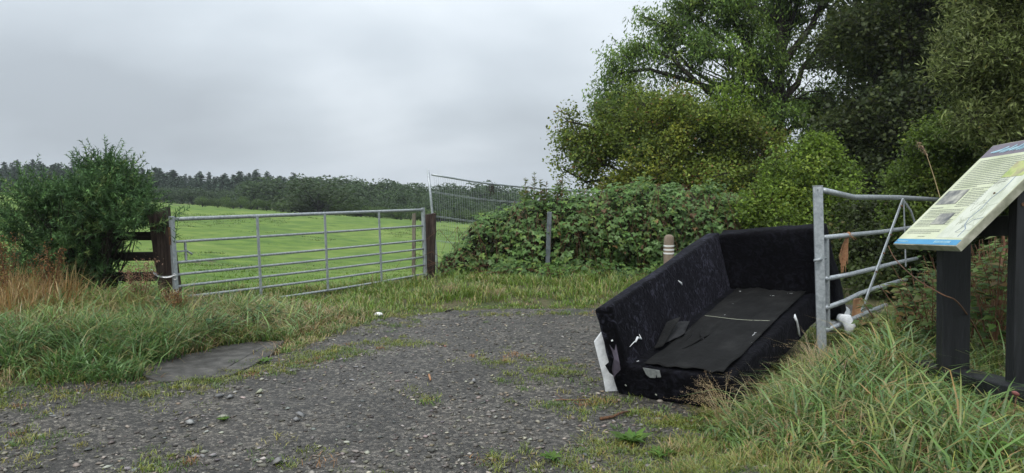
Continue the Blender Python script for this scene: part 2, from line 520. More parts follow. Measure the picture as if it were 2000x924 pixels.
hh = M2('MULTIPLY_ADD', vor.outputs['Distance'], -0.9, M2('MULTIPLY_ADD', vor2.outputs['Distance'], -0.4, M2('MULTIPLY', fine.outputs[0], 0.5, nodes=n, links=l), nodes=n, links=l), nodes=n, links=l)
bp = N(n, 'ShaderNodeBump', inp={'Strength': 0.8, 'Distance': 0.012})
l.new(hh, bp.inputs['Height']); l.new(bp.outputs[0], b.inputs['Normal'])
M['gravel'] = m
tr = link('gravel_track', grid_mesh('gravel_track', np.arange(-7, 5.4, 0.045), np.arange(-1.4, 9.9, 0.045), track_z,
                                    lambda x, y: track_sd(x, y) + 0.16 * fbm(x, y, 2.6, 21) < 0.02), M['gravel'])
tag(tr, kind='structure')


# ------------------------------------------------------------------ vegetation generators
def rnd(n, a=0., b=1.):
    return RNG.uniform(a, b, n)


WARM = np.array([1.07, 1.0, 0.90])


def pick(n, palette, weights=None, jit=0.18):
    pal = np.array(palette, float)
    w = None if weights is None else np.array(weights, float) / np.sum(weights)
    c = pal[RNG.choice(len(pal), n, p=w)]
    return np.clip(c * (1 + RNG.normal(0, jit, (n, 1))) * (1 + RNG.normal(0, 0.05, (n, 3))), 0.004, 0.9)


def norm(v):
    return v / (np.linalg.norm(v, axis=-1, keepdims=True) + 1e-9)


def blades(root, h, w, az, bend, col, tipcol=None):
    """curved tapering grass blades; returns verts, faces(list), cols"""
    n = len(root)
    ts = (0.0, 0.36, 0.7, 1.0)
    wt = (1.0, 0.9, 0.55, 0.0)
    dx, dy = np.cos(az), np.sin(az)
    fa = az + np.pi / 2 + rnd(n, -0.9, 0.9)
    sx_, sy_ = np.cos(fa), np.sin(fa)
    vs = []
    cs = []
    tip = col if tipcol is None else tipcol
    for t_, wk in zip(ts, wt):
        hor = h * bend * t_ ** 1.7
        ver = h * (t_ - 0.62 * bend * t_ ** 2.6)
        c0 = np.stack([root[:, 0] + dx * hor, root[:, 1] + dy * hor, root[:, 2] + ver], -1)
        ck = col * (1 - t_) + tip * t_
        if wk > 0:
            o = np.stack([sx_, sy_, np.zeros(n)], -1) * (w * wk * 0.5)[:, None]
            vs += [c0 - o, c0 + o]; cs += [ck, ck]
        else:
            vs += [c0]; cs += [ck]
    V = np.stack(vs, 1).reshape(-1, 3)
    C = np.stack(cs, 1).reshape(-1, 3)
    b7 = (np.arange(n) * 7)[:, None]
    q = np.concatenate([b7 + np.array([0, 1, 3, 2]), b7 + np.array([2, 3, 5, 4])])
    tri = b7 + np.array([4, 5, 6])
    return V, [q, tri], C


def leaf_quads(c, axis, nrm, L, Wd, col, fold=0.12):
    n = len(c)
    axis = norm(axis)
    side = norm(np.cross(axis, nrm))
    up = np.cross(side, axis)
    L = L[:, None]; Wd = Wd[:, None]
    base = c - axis * L * 0.5
    tip = c + axis * L * 0.5 - up * L * 0.12
    mid = c - axis * L * 0.08 + up * Wd * fold
    V = np.stack([base, mid + side * Wd * 0.5, tip, mid - side * Wd * 0.5], 1).reshape(-1, 3)
    F = (np.arange(n) * 4)[:, None] + np.arange(4)
    return V, F, np.repeat(col, 4, 0)


def tubes_np(segs, n=4):
    """segs: arrays a(N,3), b(N,3), ra, rb -> open prisms"""
    a, b_, ra, rb = segs
    d = norm(b_ - a)
    ref = np.where(np.abs(d[:, 2:3]) < 0.9, np.array([[0, 0, 1.]]), np.array([[1., 0, 0]]))
    u = norm(np.cross(d, ref)); v = np.cross(d, u)
    rings = []
    for p_, r_ in ((a, ra), (b_, rb)):
        for k in range(n):
            an = 2 * np.pi * k / n
            rings.append(p_ + (u * math.cos(an) + v * math.sin(an)) * r_[:, None])
    V = np.stack(rings, 1).reshape(-1, 3)
    base = (np.arange(len(a)) * 2 * n)[:, None]
    F = np.concatenate([base + np.array([k, (k + 1) % n, n + (k + 1) % n, n + k]) for k in range(n)])
    return V, F


def combine(parts):
    V = []; F = {}; C = []; o = 0
    for v, f, c in parts:
        fl = f if isinstance(f, list) else [f]
        for q in fl:
            F.setdefault(q.shape[1], []).append(q + o)
        V.append(v); C.append(c); o += len(v)
    return np.concatenate(V), [np.concatenate(x) for x in F.values()], np.concatenate(C)


def curve_pts(a, b, sag, k=5, wob=0.0):
    a, b = np.array(a, float), np.array(b, float)
    t_ = np.linspace(0, 1, k)[:, None]
    p = a * (1 - t_) + b * t_
    p[:, 2] += sag * np.sin(np.pi * t_[:, 0])
    if wob:
        p[1:-1] += RNG.normal(0, wob, (k - 2, 3))
    return p


def make_tree(name, label, cat, base, lobes, ncl, lpc, leaf, palette, weights=None, spread=0.3, trunk_r=0.15, trunk_top=None, droop=0.3,
              group=None, outer=2.4, trunk_pts=None, twig_r=0.008, upright=0.5, shoot=0.35, mat='leaf', nstems=1, cutz=None, jit=0.2, trunkname='trunk'):
    """lobes: (cx,cy,cz,rx,ry,rz) ellipsoids; leaves hang on shoots spread through them, limbs lead from the trunk into each"""
    base = np.array(base, float)
    lobes = np.array(lobes, float)
    vol = np.prod(lobes[:, 3:], 1) ** 0.75
    # boughs: each lobe is broken into smaller clumps so light and gaps fall between them
    nsub = 13
    nb_ = len(lobes) * nsub
    sl_ = np.repeat(np.arange(len(lobes)), nsub)
    sdn = norm(RNG.normal(size=(nb_, 3)))
    scn = lobes[sl_, :3] + sdn * lobes[sl_, 3:] * (0.82 * rnd(nb_) ** 0.45)[:, None]
    srd = np.cbrt(np.prod(lobes[sl_, 3:], 1)) * rnd(nb_, 0.2, 0.44)
    sub = RNG.integers(0, nsub, ncl)
    li = RNG.choice(len(lobes), ncl, p=vol / vol.sum())
    sb = li * nsub + sub
    d = norm(RNG.normal(size=(ncl, 3)))
    r = rnd(ncl) ** (1 / outer)
    cc_ = scn[sb] + d * (srd[sb] * r)[:, None] * np.array([1.15, 1.15, 0.72])
    btone = 1 + RNG.normal(0, 0.10, nb_)
    if cutz is not None:
        cc_[:, 2] = np.maximum(cc_[:, 2], cutz + rnd(ncl, 0, 0.3))
    gz = H(cc_[:, 0], cc_[:, 1])
    cc_[:, 2] = np.maximum(cc_[:, 2], gz + 0.08)
    sd_ = norm(d * np.array([1, 1, 0.7]) + np.array([0, 0, upright]) + RNG.normal(0, 0.45, (ncl, 3)))
    ctone = (1 + RNG.normal(0, jit, ncl)) * btone[sb]
    cpal = RNG.choice(len(palette), nb_, p=None if weights is None else np.array(weights) / np.sum(weights))
    # leaves
    k = ncl * lpc
    ci = np.repeat(np.arange(ncl), lpc)
    tt = rnd(k, -0.5, 1.0)
    pos = cc_[ci] + sd_[ci] * (tt * shoot)[:, None] + RNG.normal(0, 1, (k, 3)) * spread * 0.32 * (1.15 - 0.6 * np.clip(tt, 0, 1))[:, None]
    pos[:, 2] -= droop * 0.1 * np.clip(tt, 0, 1)
    ax = norm(sd_[ci] * 0.8 + RNG.normal(0, 0.7, (k, 3)) - np.array([0, 0, droop]))
    nr = norm(np.array([0, 0, 0.9]) + d[ci] * 0.4 + RNG.normal(0, 0.5, (k, 3)))
    pal = np.array(palette, float)
    cpal = cpal[sb]
    pi_ = np.where(rnd(k) < 0.6, cpal[ci], RNG.choice(len(palette), k, p=None if weights is None else np.array(weights) / np.sum(weights)))
    col = np.clip(pal[pi_] * (ctone[ci] * (1 + RNG.normal(0, 0.16, k)))[:, None], 0.004, 0.8)
    L = leaf[0] * rnd(k, 0.6, 1.25); Wd = leaf[1] * rnd(k, 0.7, 1.2)
    V, F, C = leaf_quads(pos, ax, nr, L, Wd, col)
    root = empty(name, base, label, cat, group)
    me = mesh_np('crown', V - base, F, C)
    link('crown', me, M[mat], root)
    # wood
    mb = MB()
    if trunk_top is None:
        trunk_top = np.array([lobes[:, 0].mean(), lobes[:, 1].mean(), lobes[:, 2].mean()])
    tp = np.array(trunk_pts, float) if trunk_pts is not None else np.array(curve_pts(base - [0, 0, 0.1], trunk_top, 0, 6, trunk_r * 0.5))
    mb.tube([tuple(p) for p in tp], [trunk_r * (1 - 0.65 * i / (len(tp) - 1)) for i in range(len(tp))], 9)
    A = []; B = []; RA = []; RB = []
    for j, lb_ in enumerate(lobes):
        f = rnd(1, 0.25, 0.9)[0] * (len(tp) - 1)
        s_ = tp[int(f)] * (1 - f % 1) + tp[min(int(f) + 1, len(tp) - 1)] * (f % 1)
        if s_[2] > lb_[2]:
            s_ = tp[max(1, int(f) // 2)]
        p = curve_pts(s_, lb_[:3] + RNG.normal(0, 0.1, 3) * lb_[3:], 0.06 * np.linalg.norm(lb_[:3] - s_), 6, 0.03 * np.linalg.norm(lb_[:3] - s_))
        mb.tube([tuple(q) for q in p], [trunk_r * 0.48 * (1 - 0.14 * i) for i in range(6)], 6, cap=False)
        idx = np.where(li == j)[0]
        # secondary branches from the limb, twigs from those
        ns = max(3, len(idx) // 14)
        sec = RNG.choice(idx, min(ns, len(idx)), replace=False) if len(idx) else []
        ends = []
        for q in sec:
            st = p[RNG.integers(2, 6)]
            e = cc_[q]
            pp = curve_pts(st, e, 0.05 * np.linalg.norm(e - st), 4, 0.04 * np.linalg.norm(e - st))
            for w_ in range(3):
                A.append(pp[w_]); B.append(pp[w_ + 1]); RA.append(max(trunk_r * 0.16 * (1 - 0.3 * w_), twig_r)); RB.append(max(trunk_r * 0.16 * (1 - 0.3 * (w_ + 1)), twig_r * 0.8))
            ends += [pp[1], pp[2], pp[3]]
        if len(ends):
            ends = np.array(ends)
            for q in idx:
                dd = np.linalg.norm(ends - cc_[q], axis=1)
                e0 = ends[dd.argmin()]
                e1 = cc_[q] + sd_[q] * shoot * 0.7
                A.append(e0); B.append(cc_[q]); RA.append(twig_r); RB.append(twig_r * 0.7)
                A.append(cc_[q]); B.append(e1); RA.append(twig_r * 0.7); RB.append(twig_r * 0.35)
    vs = np.array([tuple(v) for v in mb.v])
    quads = np.array([f for f in mb.f if len(f) == 4])
    parts = [(vs, quads, np.zeros((len(vs), 3)))]
    if A:
        Vt, Ft = tubes_np((np.array(A), np.array(B), np.array(RA), np.array(RB)), 3)
        parts.append((Vt, Ft, np.zeros((len(Vt), 3))))
    Vw, Fw, _ = combine(parts)
    link(trunkname, mesh_np(trunkname, Vw - base, Fw, smooth=True), M['bark'], root)
    return root


G1 = [(0.075, 0.13, 0.028), (0.11, 0.175, 0.035), (0.055, 0.10, 0.028), (0.15, 0.21, 0.04)]


def gb(x, y):
    return (x, y, H1(x, y))


def lobes_px(lst):
    """lobes given as (px, py, depth, rx_px, rz_px, ry_m) -> metres at that depth"""
    out = []
    for x, y, Y, rx, rz, ry in lst:
        p = P(x, y, Y)
        out.append((p.x, p.y, p.z, rx * Y / FPX, ry, rz * Y / FPX))
    return out


# ------------------------------------------------------------------ trees on the right
ash_trunk = [tuple(gb(8.7, 24)), tuple(P(1515, 330, 24)), tuple(P(1520, 260, 24)), tuple(P(1523, 170, 24)), tuple(P(1522, 70, 24)), tuple(P(1535, -60, 24.2))]
make_tree('ash_tree', 'tall feathery ash tree with sky showing through, behind the olive hawthorn', 'tree', gb(8.7, 24),
          lobes_px([(1255, 190, 24, 90, 105, 1.4), (1330, 110, 24, 85, 75, 1.5), (1420, 40, 24, 100, 85, 1.8), (1225, 240, 24, 65, 70, 1.0), (1430, 140, 23.5, 90, 75, 1.2), (1530, 30, 25, 110, 100, 2.0),
                    (1640, 60, 24.5, 110, 90, 1.8), (1620, 200, 24.5, 85, 75, 1.4), (1530, -90, 24, 140, 90, 2.2), (1400, -70, 24, 70, 60, 1.6), (1680, -70, 24, 130, 100, 2.0),
                    (1420, 235, 24.5, 90, 55, 1.4), (1540, 150, 24, 60, 65, 1.2), (1600, 300, 24, 70, 55, 1.2), (1360, -10, 24, 45, 45, 1.0), (1490, 230, 23.4, 70, 50, .8), (1570, 240, 23.3, 60, 40, .7), (1480, 110, 23.4, 60, 45, .8), (1190, 190, 24, 38, 60, .8), (1215, 140, 24, 45, 50, .9), (1250, 100, 24, 48, 45, .9), (1290, 60, 24, 50, 45, .9), (1200, 240, 24, 45, 45, .8), (1340, 20, 24, 45, 40, .9), (1290, 290, 24, 80, 45, .9)]),
          2500, 34, (0.155, 0.052), [(0.14, 0.225, 0.045), (0.10, 0.17, 0.04), (0.19, 0.28, 0.05), (0.24, 0.32, 0.06)], [4, 3, 2, 0.6],
          spread=0.5, trunk_r=0.26, trunk_pts=ash_trunk, droop=0.9, twig_r=0.012, shoot=0.5, outer=1.9, upright=0.35)

make_tree('hawthorn_tree', 'spreading olive green hawthorn with twiggy left side against the sky', 'tree', gb(4.3, 17),
          lobes_px([(1130, 270, 17, 38, 35, .5), (1160, 320, 17, 60, 55, .8), (1230, 270, 16.8, 90, 70, 1.0), (1320, 230, 17, 90, 50, 1.1), (1390, 270, 16.6, 100, 65, 1.2),
                    (1290, 330, 16.4, 120, 60, 1.2), (1400, 350, 16.2, 110, 70, 1.2), (1250, 385, 16.6, 110, 50, 1.2), (1470, 310, 17, 90, 70, 1.2), (1500, 390, 16.6, 110, 60, 1.2), (1110, 235, 17.1, 18, 14, .3), (1095, 290, 17, 14, 12, .25), (1100, 330, 17, 18, 12, .25), (1150, 365, 17, 22, 12, .3), (1190, 215, 17, 30, 18, .4), (1250, 195, 17, 30, 15, .4), (1335, 190, 17, 35, 14, .4)]),
          1800, 42, (0.077, 0.057), [(0.13, 0.18, 0.03), (0.18, 0.225, 0.034), (0.095, 0.14, 0.03), (0.25, 0.27, 0.04), (0.23, 0.14, 0.05)], [4, 3, 3, 1, 0.7],
          spread=0.42, trunk_r=0.13, droop=0.2, twig_r=0.007, shoot=0.22, outer=2.3, upright=0.5, trunk_top=tuple(P(1300, 300, 17)))

make_tree('sapling', 'bright yellow-green ash sapling poking above the hawthorn', 'tree', gb(6.3, 16.2),
          lobes_px([(1425, 215, 16.2, 32, 40, .35), (1440, 180, 16.2, 20, 22, .25), (1400, 250, 16.2, 35, 25, .3)]),
          60, 34, (0.10, 0.035), [(0.17, 0.26, 0.03), (0.13, 0.21, 0.03), (0.22, 0.3, 0.04)], None, spread=0.35, trunk_r=0.04, droop=0.7, shoot=0.3)

make_tree('alder_tree', 'dense very dark green tree filling the gap right of the ash', 'tree', gb(9.2, 17),
          lobes_px([(1700, 60, 17, 110, 120, 1.6), (1800, 160, 16.5, 120, 130, 1.6), (1690, 230, 17, 90, 110, 1.5), (1760, 300, 16.5, 130, 110, 1.6), (1850, 40, 16.5, 140, 110, 1.8),
                    (1690, 370, 16.5, 90, 80, 1.3), (1800, 400, 16, 140, 80, 1.5), (1950, 150, 16, 140, 150, 1.8), (1950, 330, 16, 120, 120, 1.5), (1780, -90, 17, 180, 100, 2), (2100, 50, 16, 150, 200, 2), (2100, 300, 16, 140, 150, 1.5)]),
          2500, 30, (0.105, 0.08), [(0.05, 0.07, 0.022), (0.07, 0.09, 0.025), (0.04, 0.056, 0.019), (0.11, 0.13, 0.032)], [4, 3, 3, 0.8],
          spread=0.55, trunk_r=0.2, droop=0.3, shoot=0.35, outer=2.6, twig_r=0.01)

make_tree('sycamore_tree', 'dark broad-crowned tree closing the view behind the alder and willow', 'tree', gb(14.5, 22),
          lobes_px([(1720, 100, 22, 110, 110, 2), (1820, 60, 22, 120, 120, 2), (1900, 150, 22, 120, 130, 2), (1700, 250, 22, 90, 90, 1.6), (1800, 260, 22, 120, 110, 2), (1780, -60, 22, 150, 100, 2), (1950, 20, 22, 140, 130, 2),
                    (1720, 380, 21, 110, 80, 1.6), (1850, 380, 21, 130, 90, 1.6), (1980, 330, 21, 120, 120, 1.6), (1660, 330, 21, 60, 70, 1.3)]),
          1500, 34, (0.22, 0.18), [(0.05, 0.07, 0.022), (0.065, 0.085, 0.024), (0.04, 0.055, 0.018)], None, spread=0.9, trunk_r=0.25, droop=0.3, shoot=0.5, outer=2.2, twig_r=0.012)

make_tree('willow_tree', 'grey-green narrow-leaved willow hanging over the information board', 'tree', gb(6.6, 8.6),
          lobes_px([(1960, 60, 8.6, 95, 85, .8), (1905, 130, 8.5, 60, 60, .6), (1970, 190, 8.4, 90, 80, .8), (1900, 235, 8.4, 50, 40, .5), (2050, 40, 8.6, 130, 120, 1.0), (2060, 230, 8.4, 120, 100, .9),
                    (1985, 275, 8.2, 75, 50, .6), (1935, 10, 8.8, 55, 45, .6), (2000, -60, 8.6, 120, 80, .9)]),
          1700, 36, (0.08, 0.021), [(0.17, 0.205, 0.065), (0.13, 0.165, 0.05), (0.22, 0.25, 0.095), (0.10, 0.13, 0.04), (0.27, 0.24, 0.055)], [4, 3, 2, 3, 0.25],
          spread=0.26, trunk_r=0.09, droop=0.1, shoot=0.26, outer=2.2, upright=0.9, twig_r=0.004)

make_tree('hazel_bush', 'bright green leafy bush just behind the raised end of the sofa', 'bush', gb(5.6, 13),
          lobes_px([(1560, 330, 13, 60, 45, .6), (1610, 300, 13, 35, 30, .4), (1520, 370, 12.8, 70, 50, .7), (1600, 385, 12.8, 70, 45, .7), (1500, 430, 12.6, 70, 45, .6), (1600, 440, 12.4, 80, 45, .7), (1635, 345, 13, 25, 25, .3)]),
          820, 36, (0.07, 0.046), [(0.14, 0.215, 0.03), (0.18, 0.265, 0.036), (0.10, 0.16, 0.028), (0.23, 0.30, 0.045)], [4, 3, 3, 1],
          spread=0.3, trunk_r=0.05, droop=0.25, shoot=0.3, outer=2.1, upright=0.7, twig_r=0.005)

make_tree('elder_bush', 'mid green small-leaved bush between the steel gate and the board', 'bush', gb(5.9, 10),
          lobes_px([(1830, 300, 10, 75, 45, .5), (1790, 350, 10, 60, 45, .5), (1860, 370, 9.8, 80, 55, .6), (1800, 410, 9.8, 75, 50, .6), (1900, 280, 10, 50, 40, .5), (1960, 360, 9.6, 80, 80, .6), (1840, 250, 10.2, 30, 25, .3)]),
          1050, 38, (0.052, 0.036), [(0.11, 0.17, 0.03), (0.15, 0.215, 0.034), (0.08, 0.125, 0.027), (0.19, 0.23, 0.045)], [4, 2, 3, 0.6],
          spread=0.24, trunk_r=0.04, droop=0.2, shoot=0.22, outer=2.2, upright=0.6, twig_r=0.004)

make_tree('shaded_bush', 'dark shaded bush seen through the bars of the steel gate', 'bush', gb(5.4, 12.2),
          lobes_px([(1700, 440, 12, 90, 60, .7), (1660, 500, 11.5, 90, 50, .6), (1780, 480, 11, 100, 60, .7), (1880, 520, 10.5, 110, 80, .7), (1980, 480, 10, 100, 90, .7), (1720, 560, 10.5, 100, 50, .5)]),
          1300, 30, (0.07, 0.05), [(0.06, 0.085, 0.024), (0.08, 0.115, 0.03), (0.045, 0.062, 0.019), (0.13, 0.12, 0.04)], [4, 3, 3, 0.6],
          spread=0.36, trunk_r=0.04, droop=0.2, shoot=0.25, outer=2.4, twig_r=0.004)


# ------------------------------------------------------------------ bramble hedge
def bramble(name, label, lobes, ntri, palette, weights, size, group=None, ncanes=120, base=None):
    lobes = np.array(lobes, float)
    vol = (lobes[:, 3] * lobes[:, 5] + lobes[:, 3] * lobes[:, 4])
    li = RNG.choice(len(lobes), ntri, p=vol / vol.sum())
    d = norm(RNG.normal(size=(ntri, 3)))
    r = rnd(ntri) ** (1 / 4.2)
    bumpy = 1 + 0.14 * np.sin(d[:, 0] * 6 + li * 1.7) * np.cos(d[:, 2] * 5 + li) + RNG.normal(0, 0.05, ntri)
    c = lobes[li, :3] + d * lobes[li, 3:] * (r * bumpy)[:, None]
    hol = vnoise(c[:, 0] + .4 * c[:, 1], c[:, 2] * 1.2, 3.1, 51) + .6 * vnoise(c[:, 0], c[:, 2], 7.0, 52)
    c[:, 1] += 0.42 * np.clip(hol, -.1, .6) * (d[:, 1] < 0.2)
    c[:, 2] += 0.16 * vnoise(c[:, 0], c[:, 1], 3.5, 53) * (d[:, 2] > 0.2)
    gz = H(c[:, 0], c[:, 1])
    keep = (c[:, 2] > gz + 0.03) & ((hol < .34) | (rnd(ntri) < .6))
    c, d, li = c[keep], d[keep], li[keep]
    k = len(c)
    nr = norm(d * 0.55 + np.array([0, -0.25, 0.85]) + RNG.normal(0, 0.33, (k, 3)))
    a0 = norm(np.cross(nr, RNG.normal(size=(k, 3))))
    a0 = norm(a0 + np.array([0, -0.2, -0.35]))
    pal = np.array(palette, float)
    pi_ = RNG.choice(len(pal), k, p=np.array(weights) / np.sum(weights))
    col = np.clip(pal[pi_] * (1 + RNG.normal(0, 0.2, k) + 0.35 * vnoise(c[:, 0], c[:, 2] + c[:, 1], 2.5, 3))[:, None], 0.005, 0.8)
    s = size * rnd(k, 0.6, 1.3)
    parts = []
    side = np.cross(a0, nr)
    for ang, sc_ in ((0, 1.0), (1.25, 0.8), (-1.25, 0.8)):
        ax = a0 * math.cos(ang) + side * math.sin(ang)
        parts.append(leaf_quads(c + ax * (s * sc_ * 0.55)[:, None], ax, nr, s * sc_, s * sc_ * 0.72, col, 0.1))
    V, F, C = combine(parts)
    base = np.array(gb(*base)) if base is not None else np.array([lobes[0, 0], lobes[0, 1], H1(lobes[0, 0], lobes[0, 1])])
    root = empty(name, base, label, 'bramble' if 'bramble' in name else 'bush', group)
    link('foliage', mesh_np('foliage', V - base, F, C), M['leaf'], root)
    A = []; B = []; R1 = []; R2 = []
    for i in range(ncanes):
        lb_ = lobes[RNG.integers(len(lobes))]
        x0 = lb_[0] + rnd(1, -1, 1)[0] * lb_[3] * 0.9; y0 = lb_[1] + rnd(1, -1, 0.3)[0] * lb_[4] * 0.9
        x1 = x0 + rnd(1, -0.9, 0.9)[0]; y1 = lb_[1] - lb_[4] * rnd(1, 0.7, 1.08)[0]
        z0 = H1(x0, y0); top = lb_[2] + lb_[5] * rnd(1, 0.2, 0.95)[0]
        q = np.array([(x0, y0, z0), (x0 * .8 + x1 * .2, y0 * .7 + y1 * .3, z0 + (top - z0) * 0.6), (x0 * .5 + x1 * .5, y0 * .4 + y1 * .6, top), (x0 * .2 + x1 * .8, y0 * .1 + y1 * .9, z0 + (top - z0) * 0.75), (x1, y1, z0 + (top - z0) * rnd(1, 0.1, 0.5)[0])])
        for w_ in range(4):
            A.append(q[w_]); B.append(q[w_ + 1]); R1.append(0.006 - w_ * 0.001); R2.append(0.005 - w_ * 0.001)
    Vt, Ft = tubes_np((np.array(A), np.array(B), np.array(R1), np.array(R2)), 3)
    link('canes', mesh_np('canes', Vt - base, Ft), M['stem'], root)
    return root


BR = [(0.09, 0.17, 0.045), (0.125, 0.22, 0.06), (0.165, 0.26, 0.095), (0.165, 0.245, 0.055), (0.15, 0.09, 0.05), (0.24, 0.15, 0.06)]
hedge = [(-0.25, 13.0, 0.45, 0.75, .8, .72), (0.35, 13.1, 0.62, 0.8, .9, .78), (1.1, 13.2, 0.72, 0.9, 1.0, .82), (1.9, 13.3, 0.78, 0.95, 1.0, .85), (2.6, 13.3, 0.82, 0.9, 1.0, .92),
         (3.3, 13.3, 0.8, 0.9, 1.0, .85), (4.0, 13.4, 0.75, 0.9, 1.0, .75), (4.8, 13.2, 0.6, 0.9, 1.0, .75), (-0.9, 12.7, 0.15, 0.4, .5, .38), (5.6, 13.0, 0.5, 1.0, 1.0, .7)]
bramble('bramble_hedge', 'big rounded mound of green brambles with some brown leaves beyond the track', hedge, 37000, BR, [5, 5, 4, 2.8, .5, 0.2], 0.069, ncanes=150, base=(1.9, 13.3))
bramble('bramble_patch', 'low green bramble leaves creeping out at the foot of the hedge', [(1.3, 12.0, 0.12, 1.6, .5, .24), (0.2, 12.0, 0.14, .7, .35, .22), (3.0, 11.9, 0.12, 1.2, .4, .28)], 2600,
        [(0.10, 0.18, 0.05), (0.08, 0.15, 0.045), (0.14, 0.22, 0.05)], [1, 1, 1], 0.07, ncanes=20)

# hedge core: added dark leaves filling the mound, inner shade put into their colour
core_pts = []
for i in range(9000):
    lb_ = hedge[random.randrange(len(hedge))]
    d_ = Vector((random.gauss(0, 1), random.gauss(0, 1), random.gauss(0, 1))).normalized() * (random.random() ** 0.4 * 0.86)
    core_pts.append((lb_[0] + d_.x * lb_[3], lb_[1] + d_.y * lb_[4], max(lb_[2] + d_.z * lb_[5], H1(lb_[0], lb_[1]) + 0.02)))
cp = np.array(core_pts); k = len(cp)
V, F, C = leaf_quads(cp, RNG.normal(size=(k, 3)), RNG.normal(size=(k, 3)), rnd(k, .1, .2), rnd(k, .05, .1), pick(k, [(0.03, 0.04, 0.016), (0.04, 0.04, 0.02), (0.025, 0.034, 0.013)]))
o = link('inner_leaf_fill', mesh_np('inner_leaf_fill', V, F, C), M['leaf'])
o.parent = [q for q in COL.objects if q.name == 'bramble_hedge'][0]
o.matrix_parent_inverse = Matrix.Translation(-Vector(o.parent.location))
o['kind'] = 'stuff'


def spire(px, ytop, ybot, Y, label, dens=34, wd=0.07):
    a = P(px, ybot, Y); b_ = P(px + random.uniform(-4, 4), ytop, Y)
    root = empty('willowherb', (a.x, a.y, a.z), label, 'plant', 'willowherb spires above the brambles')
    mb = MB(); mb.tube([a - Vector((0, 0, 0.6)), a, (a + b_) / 2 + Vector((0.01, 0, 0)), b_], [0.006, 0.006, 0.004, 0.002], 5)
    mb.build('stem', M['stem'], root)
    k = dens
    t_ = rnd(k) ** 0.9
    p = np.array(a)[None] * (1 - t_[:, None]) + np.array(b_)[None] * t_[:, None]
    an = rnd(k, 0, 6.28)
    ax = np.stack([np.cos(an), np.sin(an), rnd(k, 0.2, 1.0)], -1)
    L = wd * (1.3 - 0.8 * t_) * rnd(k, .7, 1.2)
    V, F, C = leaf_quads(p + norm(ax) * L[:, None] * .5, ax, norm(RNG.normal(0, .4, (k, 3)) + [0, 0, 1]), L, L * 0.35, pick(k, [(0.12, 0.17, 0.05), (0.16, 0.19, 0.06), (0.18, 0.10, 0.06)], [3, 3, 1]))
    link('foliage', mesh_np('foliage', V - np.array(a), F, C), M['leaf'], root)


for i, (x_, yt, yb) in enumerate([(1024, 348, 395), (1043, 338, 392), (1055, 350, 392), (1066, 356, 395), (1088, 352, 392), (1097, 342, 390)]):
    spire(x_, yt, yb, 12.9, ['short thin spire of willowherb, leftmost above the brambles', 'tallest willowherb spire standing up from the brambles', 'willowherb spire just right of the tallest one',
                             'low willowherb spire with small tip leaves right of the tall pair', 'dark seeding willowherb spire left of its twin by the hawthorn', 'taller dark willowherb spire nearest the hawthorn'][i], 46, 0.11)


